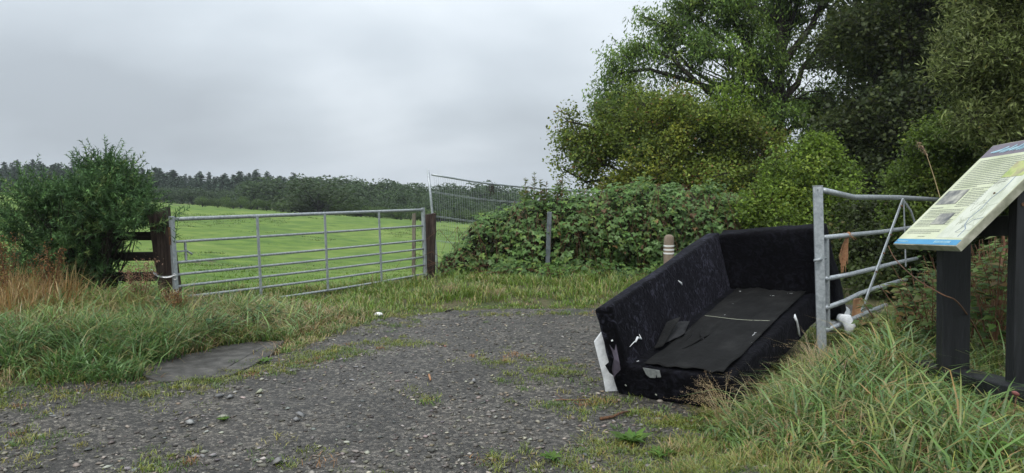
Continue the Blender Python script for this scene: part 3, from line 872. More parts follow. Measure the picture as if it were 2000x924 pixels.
# ------------------------------------------------------------------ gorse bush
def gorse():
    base = np.array(gb(-5.2, 8.9))
    lob = np.array([(-4.95, 8.7, 1.05, 0.85, 0.6, 0.52), (-5.35, 8.7, 1.0, 0.62, 0.5, 0.5), (-4.65, 8.6, 1.12, 0.5, 0.4, 0.33), (-5.0, 8.7, 1.45, 0.6, 0.45, 0.32), (-5.2, 8.6, 0.6, 0.6, 0.5, 0.35), (-5.7, 8.8, .85, .42, .4, .38)])
    lob = np.concatenate([lob, [(-6.0, 8.8, .95, .42, .4, .36), (-5.55, 8.6, 1.2, .35, .35, .3), (-4.45, 8.5, 1.15, .28, .3, .2)]])
    n = 2700
    nsb = 12
    sl_ = np.repeat(np.arange(len(lob)), nsb)
    sdn = norm(RNG.normal(size=(len(sl_), 3)))
    scn = lob[sl_, :3] + sdn * lob[sl_, 3:] * (0.85 * rnd(len(sl_)) ** .4)[:, None]
    srd = rnd(len(sl_), .12, .27)
    li = RNG.choice(len(lob), n, p=[.2, .15, .12, .13, .16, .06, .06, .07, .05])
    sb = li * nsb + RNG.integers(0, nsb, n)
    d = norm(RNG.normal(size=(n, 3)) + sdn[sb] * .8)
    r = rnd(n) ** (1 / 2.0)
    p0 = scn[sb] + d * (srd[sb] * r)[:, None]
    gtone = 1 + RNG.normal(0, .16, len(sl_))
    low = (p0[:, 2] < 1.06) & (p0[:, 0] > -4.85)
    p0[low, 2] += .45; p0[low, 0] -= .25
    sd_ = norm(d * np.array([.8, .7, .55]) + np.array([0, 0, 0.6]) + RNG.normal(0, .38, (n, 3)))
    L = rnd(n, 0.12, 0.34) * np.where(d[:, 2] > 0.3, 1.25, 1.0)
    # a few taller leaders on top
    ex = [(-4.63, 8.6), (-4.52, 8.6), (-4.95, 8.6), (-4.38, 8.55), (-4.75, 8.6), (-5.35, 8.65), (-5.1, 8.65), (-4.2, 8.5), (-5.55, 8.7), (-4.0, 8.5), (-3.88, 8.5)]
    ez = [1.97, 1.95, 1.80, 1.88, 1.84, 1.72, 1.66, 1.7, 1.6, 1.45, 1.35]
    for j, ((x_, y_), z_) in enumerate(zip(ex, ez)):
        p0[j] = (x_ - 0.06 * (x_ + 4.8), y_, z_ - 0.42); sd_[j] = norm(np.array([0.25 * (x_ + 4.8), -0.05, 1.0])); L[j] = 0.42
        li[j] = 0
    # shaded underside stays sparse
    m_ = 24
    ci = np.repeat(np.arange(n), m_)
    t_ = np.tile((np.arange(m_) + 0.5) / m_, n) + RNG.normal(0, 0.02, n * m_)
    k = n * m_
    rad = norm(np.cross(sd_[ci], RNG.normal(size=(k, 3))))
    ax = norm(rad + sd_[ci] * 0.7)
    ls = 0.062 * (1.1 - 0.65 * t_) * rnd(k, .7, 1.3) * np.clip(L[ci] / 0.2, .7, 1.4)
    pos = p0[ci] + sd_[ci] * (t_ * L[ci])[:, None]
    pos[:, 2] -= 0.0
    pal = np.array([(0.07, 0.14, 0.048), (0.10, 0.185, 0.058), (0.045, 0.09, 0.035), (0.15, 0.21, 0.065)])
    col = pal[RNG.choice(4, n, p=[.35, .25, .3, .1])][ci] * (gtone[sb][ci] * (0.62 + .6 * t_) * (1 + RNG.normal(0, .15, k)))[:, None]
    side = norm(np.cross(ax, RNG.normal(size=(k, 3))))
    V = np.stack([pos - side * 0.007, pos + side * 0.007, pos + ax * ls[:, None]], 1).reshape(-1, 3)
    F = (np.arange(k) * 3)[:, None] + np.arange(3)
    root = empty('gorse_bush', base, 'large dark green spiny gorse bush leaning over the wooden fence and gate post', 'bush')
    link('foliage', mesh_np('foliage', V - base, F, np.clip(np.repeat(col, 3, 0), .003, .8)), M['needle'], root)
    Vs, Fs = tubes_np((p0, p0 + sd_ * L[:, None], np.full(n, .0045), np.full(n, .002)), 3)
    cols = np.repeat(pal[0][None] * 0.9, len(Vs), 0)
    link('shoots', mesh_np('shoots', Vs - base, Fs, cols), M['needle'], root)
    # woody stems
    A = []; B = []; R1 = []; R2 = []
    for j in range(380):
        e = p0[RNG.integers(n)]
        s0 = base + np.array([rnd(1, -.35, .25)[0], rnd(1, -.2, .2)[0], 0])
        q = curve_pts(s0, e, 0.1, 5, 0.04)
        for w_ in range(4):
            A.append(q[w_]); B.append(q[w_ + 1]); R1.append(.014 - .003 * w_); R2.append(.011 - .003 * w_)
    Vs, Fs = tubes_np((np.array(A), np.array(B), np.array(R1), np.array(R2)), 4)
    link('trunk', mesh_np('trunk', Vs - base, Fs, smooth=True), M['bark'], root)


gorse()

# ------------------------------------------------------------------ far wood (individual trees sharing a few meshes)
FC = [(0.06, 0.095, 0.06), (0.075, 0.115, 0.07), (0.045, 0.075, 0.05)]


def conifer_mesh(seed):
    rg = np.random.default_rng(seed)
    nl = 30; V = []; F = []; C = []
    parts = []
    A = []; B = []; R1 = []; R2 = []
    A.append((0, 0, 0)); B.append((rg.normal(0, .01), 0, 1.0)); R1.append(.016); R2.append(.002)
    P0 = []; AX = []; LL = []; WW = []
    for i in range(nl):
        z = 0.12 + 0.87 * i / nl
        rad = 0.23 * (1 - z) ** 0.7 * rg.uniform(.6, 1.25) + 0.014
        nb = rg.integers(7, 11)
        for j in range(nb):
            a = rg.uniform(0, 6.28)
            rr = rad * rg.uniform(.55, 1.15)
            e = np.array([math.cos(a) * rr, math.sin(a) * rr, rg.uniform(-.02, .03)])
            for s_ in np.linspace(0.25, 1, 4):
                P0.append(np.array([0, 0, z]) + e * s_); AX.append(e / (np.linalg.norm(e)) + rg.normal(0, .45, 3) + [0, 0, -.25]); LL.append(rad * .5 + .014); WW.append(.03)
    P0 = np.array(P0); AX = np.array(AX); k = len(P0)
    c = np.array(FC)[rg.integers(0, 3, k)] * (1 + rg.normal(0, .2, k))[:, None]
    V1, F1, C1 = leaf_quads(P0, AX, norm(rg.normal(0, .35, (k, 3)) + [0, 0, 1]), np.array(LL), np.array(WW), np.clip(c, .004, .5))
    V2, F2 = tubes_np((np.array(A, float), np.array(B, float), np.array(R1), np.array(R2)), 4)
    V, F, C = combine([(V1, F1, C1), (V2, F2, np.full((len(V2), 3), 0.04))])
    me = mesh_np('conifer_tree', V, F, C); me.materials.append(M['needle'])
    return me


def broadleaf_mesh(seed, pal, wide=0.5, n=1900):
    rg = np.random.default_rng(seed)
    nl = 9
    lc = np.stack([rg.normal(0, wide * .42, nl), rg.normal(0, wide * .42, nl), rg.uniform(.28, .8, nl)], -1)
    lr = rg.uniform(.19, .33, nl)
    lr = np.minimum(lr, 1.0 - lc[:, 2])
    li = rg.integers(0, nl, n)
    d = rg.normal(size=(n, 3)); d /= np.linalg.norm(d, axis=1)[:, None]
    p = lc[li] + d * (lr[li] * rg.uniform(0, 1, n) ** (1 / 4))[:, None]
    tone = 1 + rg.normal(0, .13, nl)
    c = np.array(pal)[rg.integers(0, len(pal), n)] * (tone[li] * (1 + rg.normal(0, .15, n)))[:, None]
    V1, F1, C1 = leaf_quads(p, rg.normal(size=(n, 3)), norm(d + [0, 0, .8] + rg.normal(0, .4, (n, 3))), rg.uniform(.035, .07, n), rg.uniform(.03, .05, n), np.clip(c, .004, .5))
    A = [(0, 0, 0)]; B = [(0, 0, .6)]; R1 = [.035]; R2 = [.015]
    for q in lc: A.append((0, 0, .2)); B.append(tuple(q)); R1.append(.016); R2.append(.005)
    V2, F2 = tubes_np((np.array(A, float), np.array(B, float), np.array(R1), np.array(R2)), 4)
    V, F, C = combine([(V1, F1, C1), (V2, F2, np.full((len(V2), 3), 0.035))])
    V = V / np.percentile(V[:, 2], 99.7)
    me = mesh_np('broadleaf_tree', V, F, C); me.materials.append(M['leaf'])
    return me


CON = [conifer_mesh(s) for s in range(6)]
BL = [broadleaf_mesh(20 + s, [(0.045, 0.08, 0.028), (0.065, 0.105, 0.036), (0.035, 0.062, 0.024)]) for s in range(5)]
BLG = [broadleaf_mesh(40 + s, [(0.075, 0.125, 0.03), (0.095, 0.15, 0.035), (0.055, 0.095, 0.03)], 0.6) for s in range(3)]
PROF = np.array([(-200, 318), (0, 322), (60, 318), (130, 324), (200, 322), (290, 329), (340, 338), (400, 346), (470, 343), (520, 348), (560, 355), (600, 350), (640, 349), (680, 358), (730, 366), (760, 362), (800, 372),
                 (830, 380), (880, 374), (920, 368), (950, 374), (1000, 382), (1050, 388), (1400, 392)])


def top_at(x):
    return float(np.interp(x, PROF[:, 0], PROF[:, 1])) - 8.0 * float(sstep(380, 560, x)) * (1 - float(sstep(980, 1060, x)))


def far_tree(me, name, px_, Y, ytop, wr, label, cat, group):
    t_ = P(px_, ytop, Y)
    z0 = H1(t_.x, Y) - 0.2
    h = max(t_.z - z0, 1.5)
    if group:
        where = 'seen left of the gorse bush' if px_ < 20 else 'rising behind the gorse bush' if px_ < 310 else 'above the left third of the farm gate' if px_ < 500 else \
            'above the middle of the farm gate' if px_ < 660 else 'above the right third of the farm gate' if px_ < 832 else 'behind the wire mesh panel'
        label = label + ' ' + where
    o = bpy.data.objects.new(name, me)
    COL.objects.link(o)
    o.location = (t_.x, Y, z0)
    o.scale = (h * wr, h * wr, h)
    o.rotation_euler = (0, 0, random.uniform(0, 6.28))
    tag(o, label, cat, group)
    return o


LC = 'dark conifer of the far wood'
LB = 'broadleaved tree of the far wood'
for row, (Y, off, st) in enumerate([(188, 0, 10), (176, 3, 11), (163, 7, 12), (150, 12, 14)]):
    x_ = -90.0
    while x_ < 575:
        yt = top_at(x_) + off + random.choice([0, 0, 4, 8, 12, -4, -9]) + random.uniform(-5, 5)
        far_tree(random.choice(CON), 'conifer_tree', x_ + random.uniform(-4, 4), Y + random.uniform(-6, 6), yt, random.uniform(1.15, 1.75), LC, 'tree', 'conifers of the far wood')
        x_ += st * random.uniform(.7, 1.25)
for x_ in (655, 700, 742, 790, 842, 905, 960):
    far_tree(random.choice(CON), 'conifer_tree', x_, 150 + random.uniform(-6, 6), top_at(x_) - random.uniform(-2, 4), 1.1, LC, 'tree', 'conifers of the far wood')
for row, (Y, off, st, x0, x1) in enumerate([(135, 1, 26, 575, 1180), (115, 8, 42, 500, 1180), (95, 26, 44, 590, 1180), (125, 40, 24, -90, 300), (125, 30, 26, 300, 600), (140, -1, 20, 700, 1400)]):
    x_ = x0
    while x_ < x1:
        yt = top_at(x_) + off + random.choice([-5, 0, 0, 5, 9]) + random.uniform(-4, 5)
        far_tree(random.choice(BL), 'broadleaf_tree', x_, Y + random.uniform(-5, 5), yt, random.uniform(1.1, 1.9), LB, 'tree', 'broadleaved trees of the far wood')
        x_ += st * random.uniform(.7, 1.25)
for x_, yt, Y in [(395, 388, 90), (425, 386, 92), (455, 384, 90), (490, 388, 88), (520, 390, 86), (552, 392, 84), (585, 394, 80), (655, 395, 82), (705, 402, 78), (740, 404, 76), (775, 408, 74), (815, 410, 72), (860, 412, 70), (905, 410, 70), (950, 408, 70)]:
    far_tree(random.choice(BLG), 'hedgerow_bush', x_, Y, yt, random.uniform(1.1, 1.5), 'lighter green bush on the far field edge', 'bush', 'bushes along the far edge of the field')
far_tree(broadleaf_mesh(77, [(0.035, 0.055, 0.02), (0.045, 0.07, 0.024)], .5, 2600), 'broadleaf_tree', 622, 80, 350, 1.7, 'broad dark round tree standing forward of the far wood at the field edge', 'tree', None)

# ------------------------------------------------------------------ grasses
GREEN = [(0.10, 0.175, 0.035), (0.14, 0.22, 0.045), (0.07, 0.13, 0.035), (0.20, 0.26, 0.06), (0.27, 0.27, 0.08), (0.40, 0.32, 0.17), (0.17, 0.10, 0.045)]


def scatter(n, x0, x1, y0, y1, ok, tuft=0.1, per=14):
    """tufted points: centres then blades round them"""
    nc = max(1, n // per)
    out = []
    tot = 0
    while tot < nc:
        x = rnd(nc * 2, x0, x1); y = rnd(nc * 2, y0, y1)
        k = ok(x, y)
        out.append(np.stack([x[k], y[k]], -1)); tot += k.sum()
    c = np.concatenate(out)[:nc]
    ci = np.repeat(np.arange(nc), per)
    off = RNG.normal(0, 1, (nc * per, 2)) * tuft
    return c[ci] + off, off, ci, nc


def grass_patch(name, n, region, ok, hf, wf, palette, weights, label=None, tuft=0.06, per=14, bend=(0.2, 0.9), zf=H, parent=None, tipdry=0.25, jit=.15):
    p, off, ci, nc = scatter(n, *region, ok, tuft, per)
    k = len(p)
    z = zf(p[:, 0], p[:, 1])
    az = np.arctan2(off[:, 1], off[:, 0]) + RNG.normal(0, .7, k)
    ch = rnd(nc, .65, 1.3)
    h = hf(p[:, 0], p[:, 1]) * rnd(k, .55, 1.2) * ch[ci]
    w = wf * rnd(k, .6, 1.3)
    pal = np.array(palette, float)
    wt = np.array(weights) / np.sum(weights)
    cp_ = RNG.choice(len(pal), nc, p=wt)
    pi_ = np.where(rnd(k) < .6, cp_[ci], RNG.choice(len(pal), k, p=wt))
    col = np.clip(pal[pi_] * (1 + RNG.normal(0, jit, k))[:, None], .005, .8)
    tip = np.where((rnd(k) < tipdry)[:, None], np.array([[.34, .26, .11]]), col * 1.1)
    V, F, C = blades(np.stack([p[:, 0], p[:, 1], z - 0.01], -1), h, w, az, rnd(k, *bend), col, tip)
    o = link(name, mesh_np(name, V, F, C), M['grass'], parent)
    o['kind'] = 'stuff'
    if label:
        o['label'] = label
    o['category'] = 'grass'
    return o


def gpix(x, y, z=0.03):
    q = P(x, y, 6.0); d_ = q - Vector((0, 0, CAM_H)); k_ = (z - CAM_H) / d_.z
    return (d_.x * k_, d_.y * k_)


slab_poly = np.array([gpix(*q) for q in [(281, 736), (312, 746), (393, 738), (456, 729), (483, 716), (528, 692), (556, 663), (492, 665), (429, 676), (393, 688), (317, 709), (265, 727)]])


def in_poly(poly, x, y):
    ins = np.zeros(np.shape(x), bool)
    n = len(poly)
    for i in range(n):
        ax, ay = poly[i]; bx, by = poly[(i + 1) % n]
        c = ((ay > y) != (by > y)) & (x < (bx - ax) * (y - ay) / (by - ay + 1e-12) + ax)
        ins ^= c
    return ins


slab_big = slab_poly + (slab_poly - slab_poly.mean(0)) * 0.015


def off_track(x, y, m=0.0):
    return (track_sd(x, y) + 0.16 * fbm(x, y, 2.6, 21) > m) & ~in_poly(slab_big, x, y)


def in_sofa(x, y):
    u = (x - .81) * .575 + (y - 5.42) * .818; v = (x - .81) * .818 - (y - 5.42) * .575
    return (u > -0.02) & (u < 2.7) & (v > -0.25) & (v < np.where(u < 2.2, .93, 1.14))


def dist_track(x, y):
    return np.clip(track_sd(x, y), 0, 3)


# left verge
def lv_ok(x, y):
    return off_track(x, y) & (y < 8.6 + 0.25 * (x + 3.5)) & (x < -1.5)


grass_patch('long_grass', 25000, (-6.6, -1.5, 4.3, 9.4), lv_ok, lambda x, y: (0.09 + 0.25 * sstep(0, 1.1, dist_track(x, y)) * (1 - 0.3 * sstep(-3.2, -2.2, x))) * (1 + .7 * fbm(x, y, 1.6, 62)), 0.0092,
            GREEN, [4, 4, 3, 2.2, 1.6, 1.5, .6], 'long tangled green and straw grass on the left verge', tuft=.055, per=24, bend=(.3, 1.15), jit=.25)
# blue-green lush tussocks lower left
grass_patch('lush_grass', 6000, (-5.2, -3.0, 5.1, 7.4), lambda x, y: lv_ok(x, y) & (fbm(x, y, 1.1, 31) > .08), lambda x, y: 0.20 + 0.2 * sstep(0, .8, dist_track(x, y)), 0.012,
            [(0.10, 0.19, 0.055), (0.13, 0.23, 0.06), (0.08, 0.15, 0.05)], [2, 1, 1], 'broad-bladed lush green grass at the left edge of the track', tuft=.06, bend=(.5, 1.0), tipdry=.06)
# strip below the field gate and along the far edge of the track
grass_patch('verge_grass', 24000, (-4.2, 4.6, 8.6, 12.4), lambda x, y: off_track(x, y) & ((x > -0.95) | (y < fence_line(x) + .25)) & (y < 12.3) & (y > 8.55 + 0.25 * np.minimum(x + 3.5, 0.0)), 
            lambda x, y: (0.035 + 0.125 * sstep(0, 1.0, dist_track(x, y))) * (1 + 1.1 * fbm(x, y, 1.3, 63)), 0.011, [(0.12, 0.20, 0.03), (0.16, 0.25, 0.035), (0.09, 0.16, 0.03), (0.24, 0.27, 0.06), (0.36, 0.30, 0.13)], [5, 4, 3, 2, .9],
            'bright green verge grass between the track, the field gate and the brambles', tuft=.06, per=20, jit=.22)
# right-hand bank, near the camera
def rb_ok(x, y):
    return (track_sd(x, y) + 0.1 * fbm(x, y, 2.6, 21) > 0.02) & (y < 9.5) & ~in_sofa(x, y) & ((x - 0.95) > 0.05 * y * 0)


def bank_h(x, y):
    near_board = np.exp(-(((x - 2.7) / .38) ** 2 + ((y - 3.95) / .5) ** 2))
    weedy = sstep(.50, .60, x / y) * sstep(4.3, 5.0, y)
    vv = (x - .81) * .818 - (y - 5.42) * .575; uu = (x - .81) * .575 + (y - 5.42) * .818
    by_sofa = (1 - sstep(1.0, 1.45, vv)) * sstep(-.5, .1, uu)
    by_gate = np.exp(-(((x / y - .455) / .03) ** 2)) * sstep(4.9, 5.5, y)
    return (0.05 + 0.21 * sstep(0, .6, dist_track(x, y)) * (1 + .5 * fbm(x, y, 1.7, 61))) * (1 - .62 * near_board) * (1 - .5 * weedy) * (1 - .5 * by_sofa) * (1 - .3 * by_gate)


grass_patch('bank_grass', 21000, (0.95, 4.4, 2.3, 5.6), rb_ok, bank_h, 0.0082,
            [(0.085, 0.155, 0.03), (0.12, 0.20, 0.04), (0.055, 0.105, 0.03), (0.20, 0.26, 0.05), (0.26, 0.26, 0.06), (0.40, 0.32, 0.16), (0.13, 0.07, 0.03)], [5, 5, 4, 2.4, 1.0, .5, .4],
            'long wet tangled grass on the bank in front of the gate post and board', tuft=.05, per=22, bend=(.35, 1.1), jit=.28, tipdry=.12)
# broad arching blades lying over the finer grass, pale and wet, and dead thatch at the bottom
grass_patch('broad_grass', 3000, (1.15, 3.6, 2.4, 5.4), lambda x, y: rb_ok(x, y) & (track_sd(x, y) > .15), lambda x, y: bank_h(x, y) * 1.75, 0.013,
            [(0.12, 0.21, 0.05), (0.17, 0.25, 0.08), (0.085, 0.16, 0.05), (0.25, 0.29, 0.07), (0.34, 0.22, 0.08)], [4, 3, 3, 1.5, .8], 'broad pale arching blades standing out of the bank grass', tuft=.03, per=6, bend=(.6, 1.2), tipdry=.15)
grass_patch('dead_thatch', 3600, (1.0, 3.6, 2.4, 5.6), rb_ok, lambda x, y: bank_h(x, y) * 1.2, 0.0045,
            [(0.44, 0.34, 0.19), (0.34, 0.22, 0.10), (0.24, 0.12, 0.05)], [3, 2, 1], 'dead straw and brown thatch tangled through the bank grass', tuft=.07, per=9, bend=(.7, 1.35))
grass_patch('dead_thatch', 8000, (-6.3, -1.7, 5.2, 9.2), lv_ok, lambda x, y: 0.12 + 0.30 * sstep(0, 1.1, dist_track(x, y)), 0.0065,
            [(0.44, 0.34, 0.19), (0.34, 0.22, 0.10), (0.22, 0.11, 0.05)], [3, 2, 1.4], 'dead straw and brown thatch tangled through the left verge', tuft=.08, per=9, bend=(.6, 1.3))
grass_patch('rusty_grass', 5200, (-6.4, -4.55, 6.7, 8.4), lambda x, y: (x < -.60 * y + .1 * fbm(x, y, 2, 3)), lambda x, y: 0.52 + 0 * x, 0.0085,
            [(0.30, 0.17, 0.06), (0.22, 0.11, 0.04), (0.40, 0.28, 0.13), (0.14, 0.18, 0.05)], [4, 3, 3, 1.5], 'rust-brown and tan dead stems massed at the left edge', tuft=.06, per=16, bend=(.1, .7))
grass_patch('broad_grass', 1500, (-5.0, -2.2, 5.4, 8.6), lambda x, y: lv_ok(x, y) & (track_sd(x, y) > .2), lambda x, y: 0.22 + 0.28 * sstep(0, 1.0, dist_track(x, y)), 0.014,
            [(0.14, 0.25, 0.07), (0.20, 0.31, 0.10), (0.10, 0.19, 0.06), (0.28, 0.33, 0.09)], [4, 3, 3, 1.2], 'broad pale blades arching over the left verge', tuft=.04, per=6, bend=(.6, 1.2), tipdry=.12)
grass_patch('bank_grass', 15000, (1.9, 6.0, 5.4, 9.6), lambda x, y: rb_ok(x, y) & (x > 2.0) & ~((x > 2.75) & (x < 3.45) & (y > 5.9) & (y < 7.3) & (rnd(len(x)) < .9)), lambda x, y: (0.12 + 0.2 * sstep(0, .8, dist_track(x, y)) * np.where(y > 7.6, .8, 1)) * (1 - .6 * np.exp(-(((x / y - .455) / .03) ** 2)) * (y < 7)), 0.009,
            [(0.10, 0.16, 0.03), (0.13, 0.2, 0.035), (0.07, 0.12, 0.03), (0.2, 0.22, 0.05), (0.34, 0.27, 0.12)], [4, 4, 3, 1.5, 1.0],
            'green grass behind the steel gate post and around the fallen end of the gate', tuft=.07, bend=(.3, .9))
grass_patch('short_grass', 4200, (.1, 1.5, 2.9, 5.0), lambda x, y: (track_sd(x, y) > -.65) & (track_sd(x, y) < .1) & (fbm(x, y, 2.4, 81) > .0), lambda x, y: 0.05 + .05 * sstep(-.6, 0, track_sd(x, y)), 0.005,
            [(0.10, 0.16, 0.03), (0.17, 0.22, 0.04), (0.26, 0.25, 0.06), (0.30, 0.19, 0.08)], [4, 4, 2, 1.2], 'short mixed grass and weeds where the bank runs out into the gravel', tuft=.035, per=26, bend=(.4, 1.1))
# pasture blades, near part of the field
grass_patch('pasture_grass', 34000, (-13, -0.8, 9.4, 30), lambda x, y: (y > fence_line(x) + .15) & (rnd(len(x)) < np.clip(13.0 / y, .15, 1) ** 1.3) & (x > -0.62 * y),
            lambda x, y: 0.05 + 0.035 * (fbm(x, y, .5, 8) + .5), 0.012, [(0.085, 0.165, 0.02), (0.12, 0.215, 0.026), (0.15, 0.235, 0.035), (0.24, 0.27, 0.08)], [4, 4, 3, .8],
            'short bright green pasture grass in the field beyond the gate', tuft=.09, per=10, tipdry=.08)


grass_patch('pasture_tussocks', 15000, (-34, -1.0, 12, 60), lambda x, y: (y > fence_line(x) + 1.5) & (x > -0.64 * y) & (fbm(x, y * .35, .16, 71) + .7 * fbm(x, y, .6, 72) > .12),
            lambda x, y: 0.06 + 0.0014 * y, 0.03, [(0.075, 0.14, 0.02), (0.10, 0.17, 0.024), (0.06, 0.11, 0.02), (0.22, 0.24, 0.08)], [4, 3, 2, 1.2],
            'darker rougher tussocks dotted over the pasture', tuft=.14, per=12, bend=(.3, 1.0), tipdry=.1)
def weeds_on_track():
    pts = []
    def line(a, b, n, sp):
        for i in range(n):
            t_ = random.random()
            pts.append((a[0] + (b[0] - a[0]) * t_ + random.gauss(0, sp), a[1] + (b[1] - a[1]) * t_ + random.gauss(0, sp * .6)))
    line((-5.5, 4.3), (-3.6, 5.0), 60, .2); line((-3.9, 4.9), (-2.3, 5.75), 90, .16); line((-2.45, 5.75), (-1.75, 6.7), 75, .12); line((-1.9, 6.7), (-.95, 7.35), 60, .16); line((-2.7, 4.1), (-3.7, 4.6), 30, .2)
    line((-1.7, 7.7), (-1.0, 8.9), 25, .15); line((-.5, 8.9), (3, 9.2), 40, .12)
    for c, n, s in [((P(1255, 730, 5.5).x - .75, 6.2), 12, .12), ((-.05, 6.6), 16, .22), ((.45, 6.1), 14, .2), ((.15, 5.9), 10, .12), ((.55, 5.1), 12, .12), ((.75, 5.25), 10, .08), ((.32, 5.15), 10, .08),
                    ((.25, 4.05), 16, .12), ((.55, 3.7), 22, .16), ((.95, 3.9), 26, .15), ((.8, 4.3), 30, .12), ((1.0, 3.4), 30, .16), ((.45, 3.3), 20, .14), ((-.1, 4.1), 6, .05), ((-1.2, 4.1), 8, .1), ((-2.0, 4.0), 12, .15), ((-2.9, 3.6), 16, .2), ((1.05, 4.75), 26, .1), ((.85, 4.95), 14, .06),
                    ((-.55, 5.4), 5, .1), ((0, 3.5), 8, .08)]:
        for i in range(n):
            pts.append((c[0] + random.gauss(0, s), c[1] + random.gauss(0, s * .7)))
    return np.array(pts)


wp = weeds_on_track()
per = 34
wp = wp[(rnd(len(wp)) < .75)]
wp = np.concatenate([wp, wp + RNG.normal(0, .16, wp.shape)])
ci = np.repeat(np.arange(len(wp)), per)
off = RNG.normal(0, .034, (len(ci), 2)) * rnd(len(wp), .6, 1.8)[ci][:, None]
p = wp[ci] + off
k = len(p)
pal = np.array([(0.14, 0.18, 0.03), (0.20, 0.23, 0.04), (0.10, 0.17, 0.035), (0.27, 0.25, 0.06), (0.28, 0.15, 0.06)])
cpal = RNG.choice(5, len(wp), p=[.3, .3, .2, .14, .06])
col = np.clip(pal[cpal][ci] * (1 + RNG.normal(0, .2, k))[:, None], .005, .8)
V, F, C = blades(np.stack([p[:, 0], p[:, 1], track_z(p[:, 0], p[:, 1]) - .004], -1), rnd(k, .012, .05) * rnd(len(wp), .6, 1.6)[ci], rnd(k, .003, .007), rnd(k, 0, 6.28), rnd(k, .4, 1.1), col)
o = link('track_weeds', mesh_np('track_weeds', V, F, C), M['grass'])
tag(o, 'low moss, clover and grass tufts growing through the gravel', 'weeds', None, 'stuff')


# ------------------------------------------------------------------ concrete slab in cracked pieces
sl = empty('concrete_slab', (-2.6, 6.6, H1(-2.6, 6.6)), 'cracked low concrete slab at the left edge of the gravel under long grass', 'slab')


def clip_poly(poly, a, b_, keep_left=True, gap=0.006):
    """clip a polygon by the line a-b"""
    a = np.array(a); b_ = np.array(b_)
    nrm_ = np.array([-(b_ - a)[1], (b_ - a)[0]]); nrm_ = nrm_ / np.linalg.norm(nrm_)
    s = 1 if keep_left else -1
    f = lambda q: s * float((np.array(q) - a) @ nrm_) - gap
    out = []
    for i in range(len(poly)):
        p0, p1 = np.array(poly[i]), np.array(poly[(i + 1) % len(poly)])
        d0, d1 = f(p0), f(p1)
        if d0 >= 0: out.append(tuple(p0))
        if d0 * d1 < 0:
            out.append(tuple(p0 + (p1 - p0) * d0 / (d0 - d1)))
    return out


pieces = [[tuple(q) for q in slab_poly]]
for a_, b2 in [(gpix(312, 720), gpix(432, 717)), (gpix(452, 712), gpix(530, 668)), (gpix(393, 690), gpix(462, 687))]:
    new = []
    for pc in pieces:
        for side in (True, False):
            c_ = clip_poly(pc, a_, b2, side, 0.003)
            if len(c_) >= 3: new.append(c_)
    pieces = new
for i, pc in enumerate(pieces):
    # subdivide the outline so its edges crumble a little
    ol = []
    for j in range(len(pc)):
        p0, p1 = np.array(pc[j]), np.array(pc[(j + 1) % len(pc)])
        ns = max(1, int(np.linalg.norm(p1 - p0) / 0.07))
        for s_ in range(ns):
            q = p0 + (p1 - p0) * s_ / ns
            ol.append(q + (RNG.normal(0, .005, 2) if s_ else 0))
    dz_ = 0.023 + random.uniform(-.005, .006)
    zf_ = lambda q: H1(-2.6, 6.6) * .5 + H1(q[0], q[1]) * .5 + dz_ + .25 * max(0, H1(q[0], q[1]) - H1(-2.6, 6.6))
    mb = MB(); n_ = len(ol)
    cen = np.mean(ol, 0)
    mb.add([(q[0], q[1], zf_(q) - .11) for q in ol] + [(q[0], q[1], zf_(q) - .006) for q in ol] + [(q[0] + (cen[0] - q[0]) * .03, q[1] + (cen[1] - q[1]) * .03, zf_(q)) for q in ol],
           [(j, (j + 1) % n_, n_ + (j + 1) % n_, n_ + j) for j in range(n_)] + [(n_ + j, n_ + (j + 1) % n_, 2 * n_ + (j + 1) % n_, 2 * n_ + j) for j in range(n_)] + [tuple(range(2 * n_, 3 * n_))])
    mb.build('slab_piece', M['slab'], sl)

# ------------------------------------------------------------------ loose stones
def rocks(P_, S, col, seed=0):
    """irregular 8-vertex flattened rocks"""
    k = len(P_)
    base = np.array([(1, 0, 0), (.4, .9, .1), (-.6, .8, -.1), (-1, -.1, .1), (-.4, -.85, 0), (.6, -.8, .1), (.25, .1, .62), (-.3, -.1, .55), (0, 0, -.5)])
    fs = np.array([(0, 1, 6), (1, 2, 7), (2, 3, 7), (3, 4, 7), (4, 5, 6), (5, 0, 6), (1, 7, 6), (4, 6, 7), (0, 8, 1), (1, 8, 2), (2, 8, 3), (3, 8, 4), (4, 8, 5), (5, 8, 0)])
    V = base[None] * (1 + RNG.normal(0, .2, (k, 9, 3)))
    V[:, :, 0] *= rnd(k, .8, 1.3)[:, None]; V[:, :, 1] *= rnd(k, .6, 1.0)[:, None]; V[:, :, 2] *= rnd(k, .45, .9)[:, None]
    a = rnd(k, 0, 6.28)
    ca, sa = np.cos(a)[:, None], np.sin(a)[:, None]
    X = V[:, :, 0] * ca - V[:, :, 1] * sa; Y = V[:, :, 0] * sa + V[:, :, 1] * ca
    V = np.stack([X, Y, V[:, :, 2] + X * RNG.normal(0, .15, k)[:, None]], -1) * S[:, None, None] * .5 + P_[:, None]
    F = (np.arange(k) * 9)[:, None, None] + fs[None]
    return V.reshape(-1, 3), F.reshape(-1, 3), np.repeat(col, 9, 0)


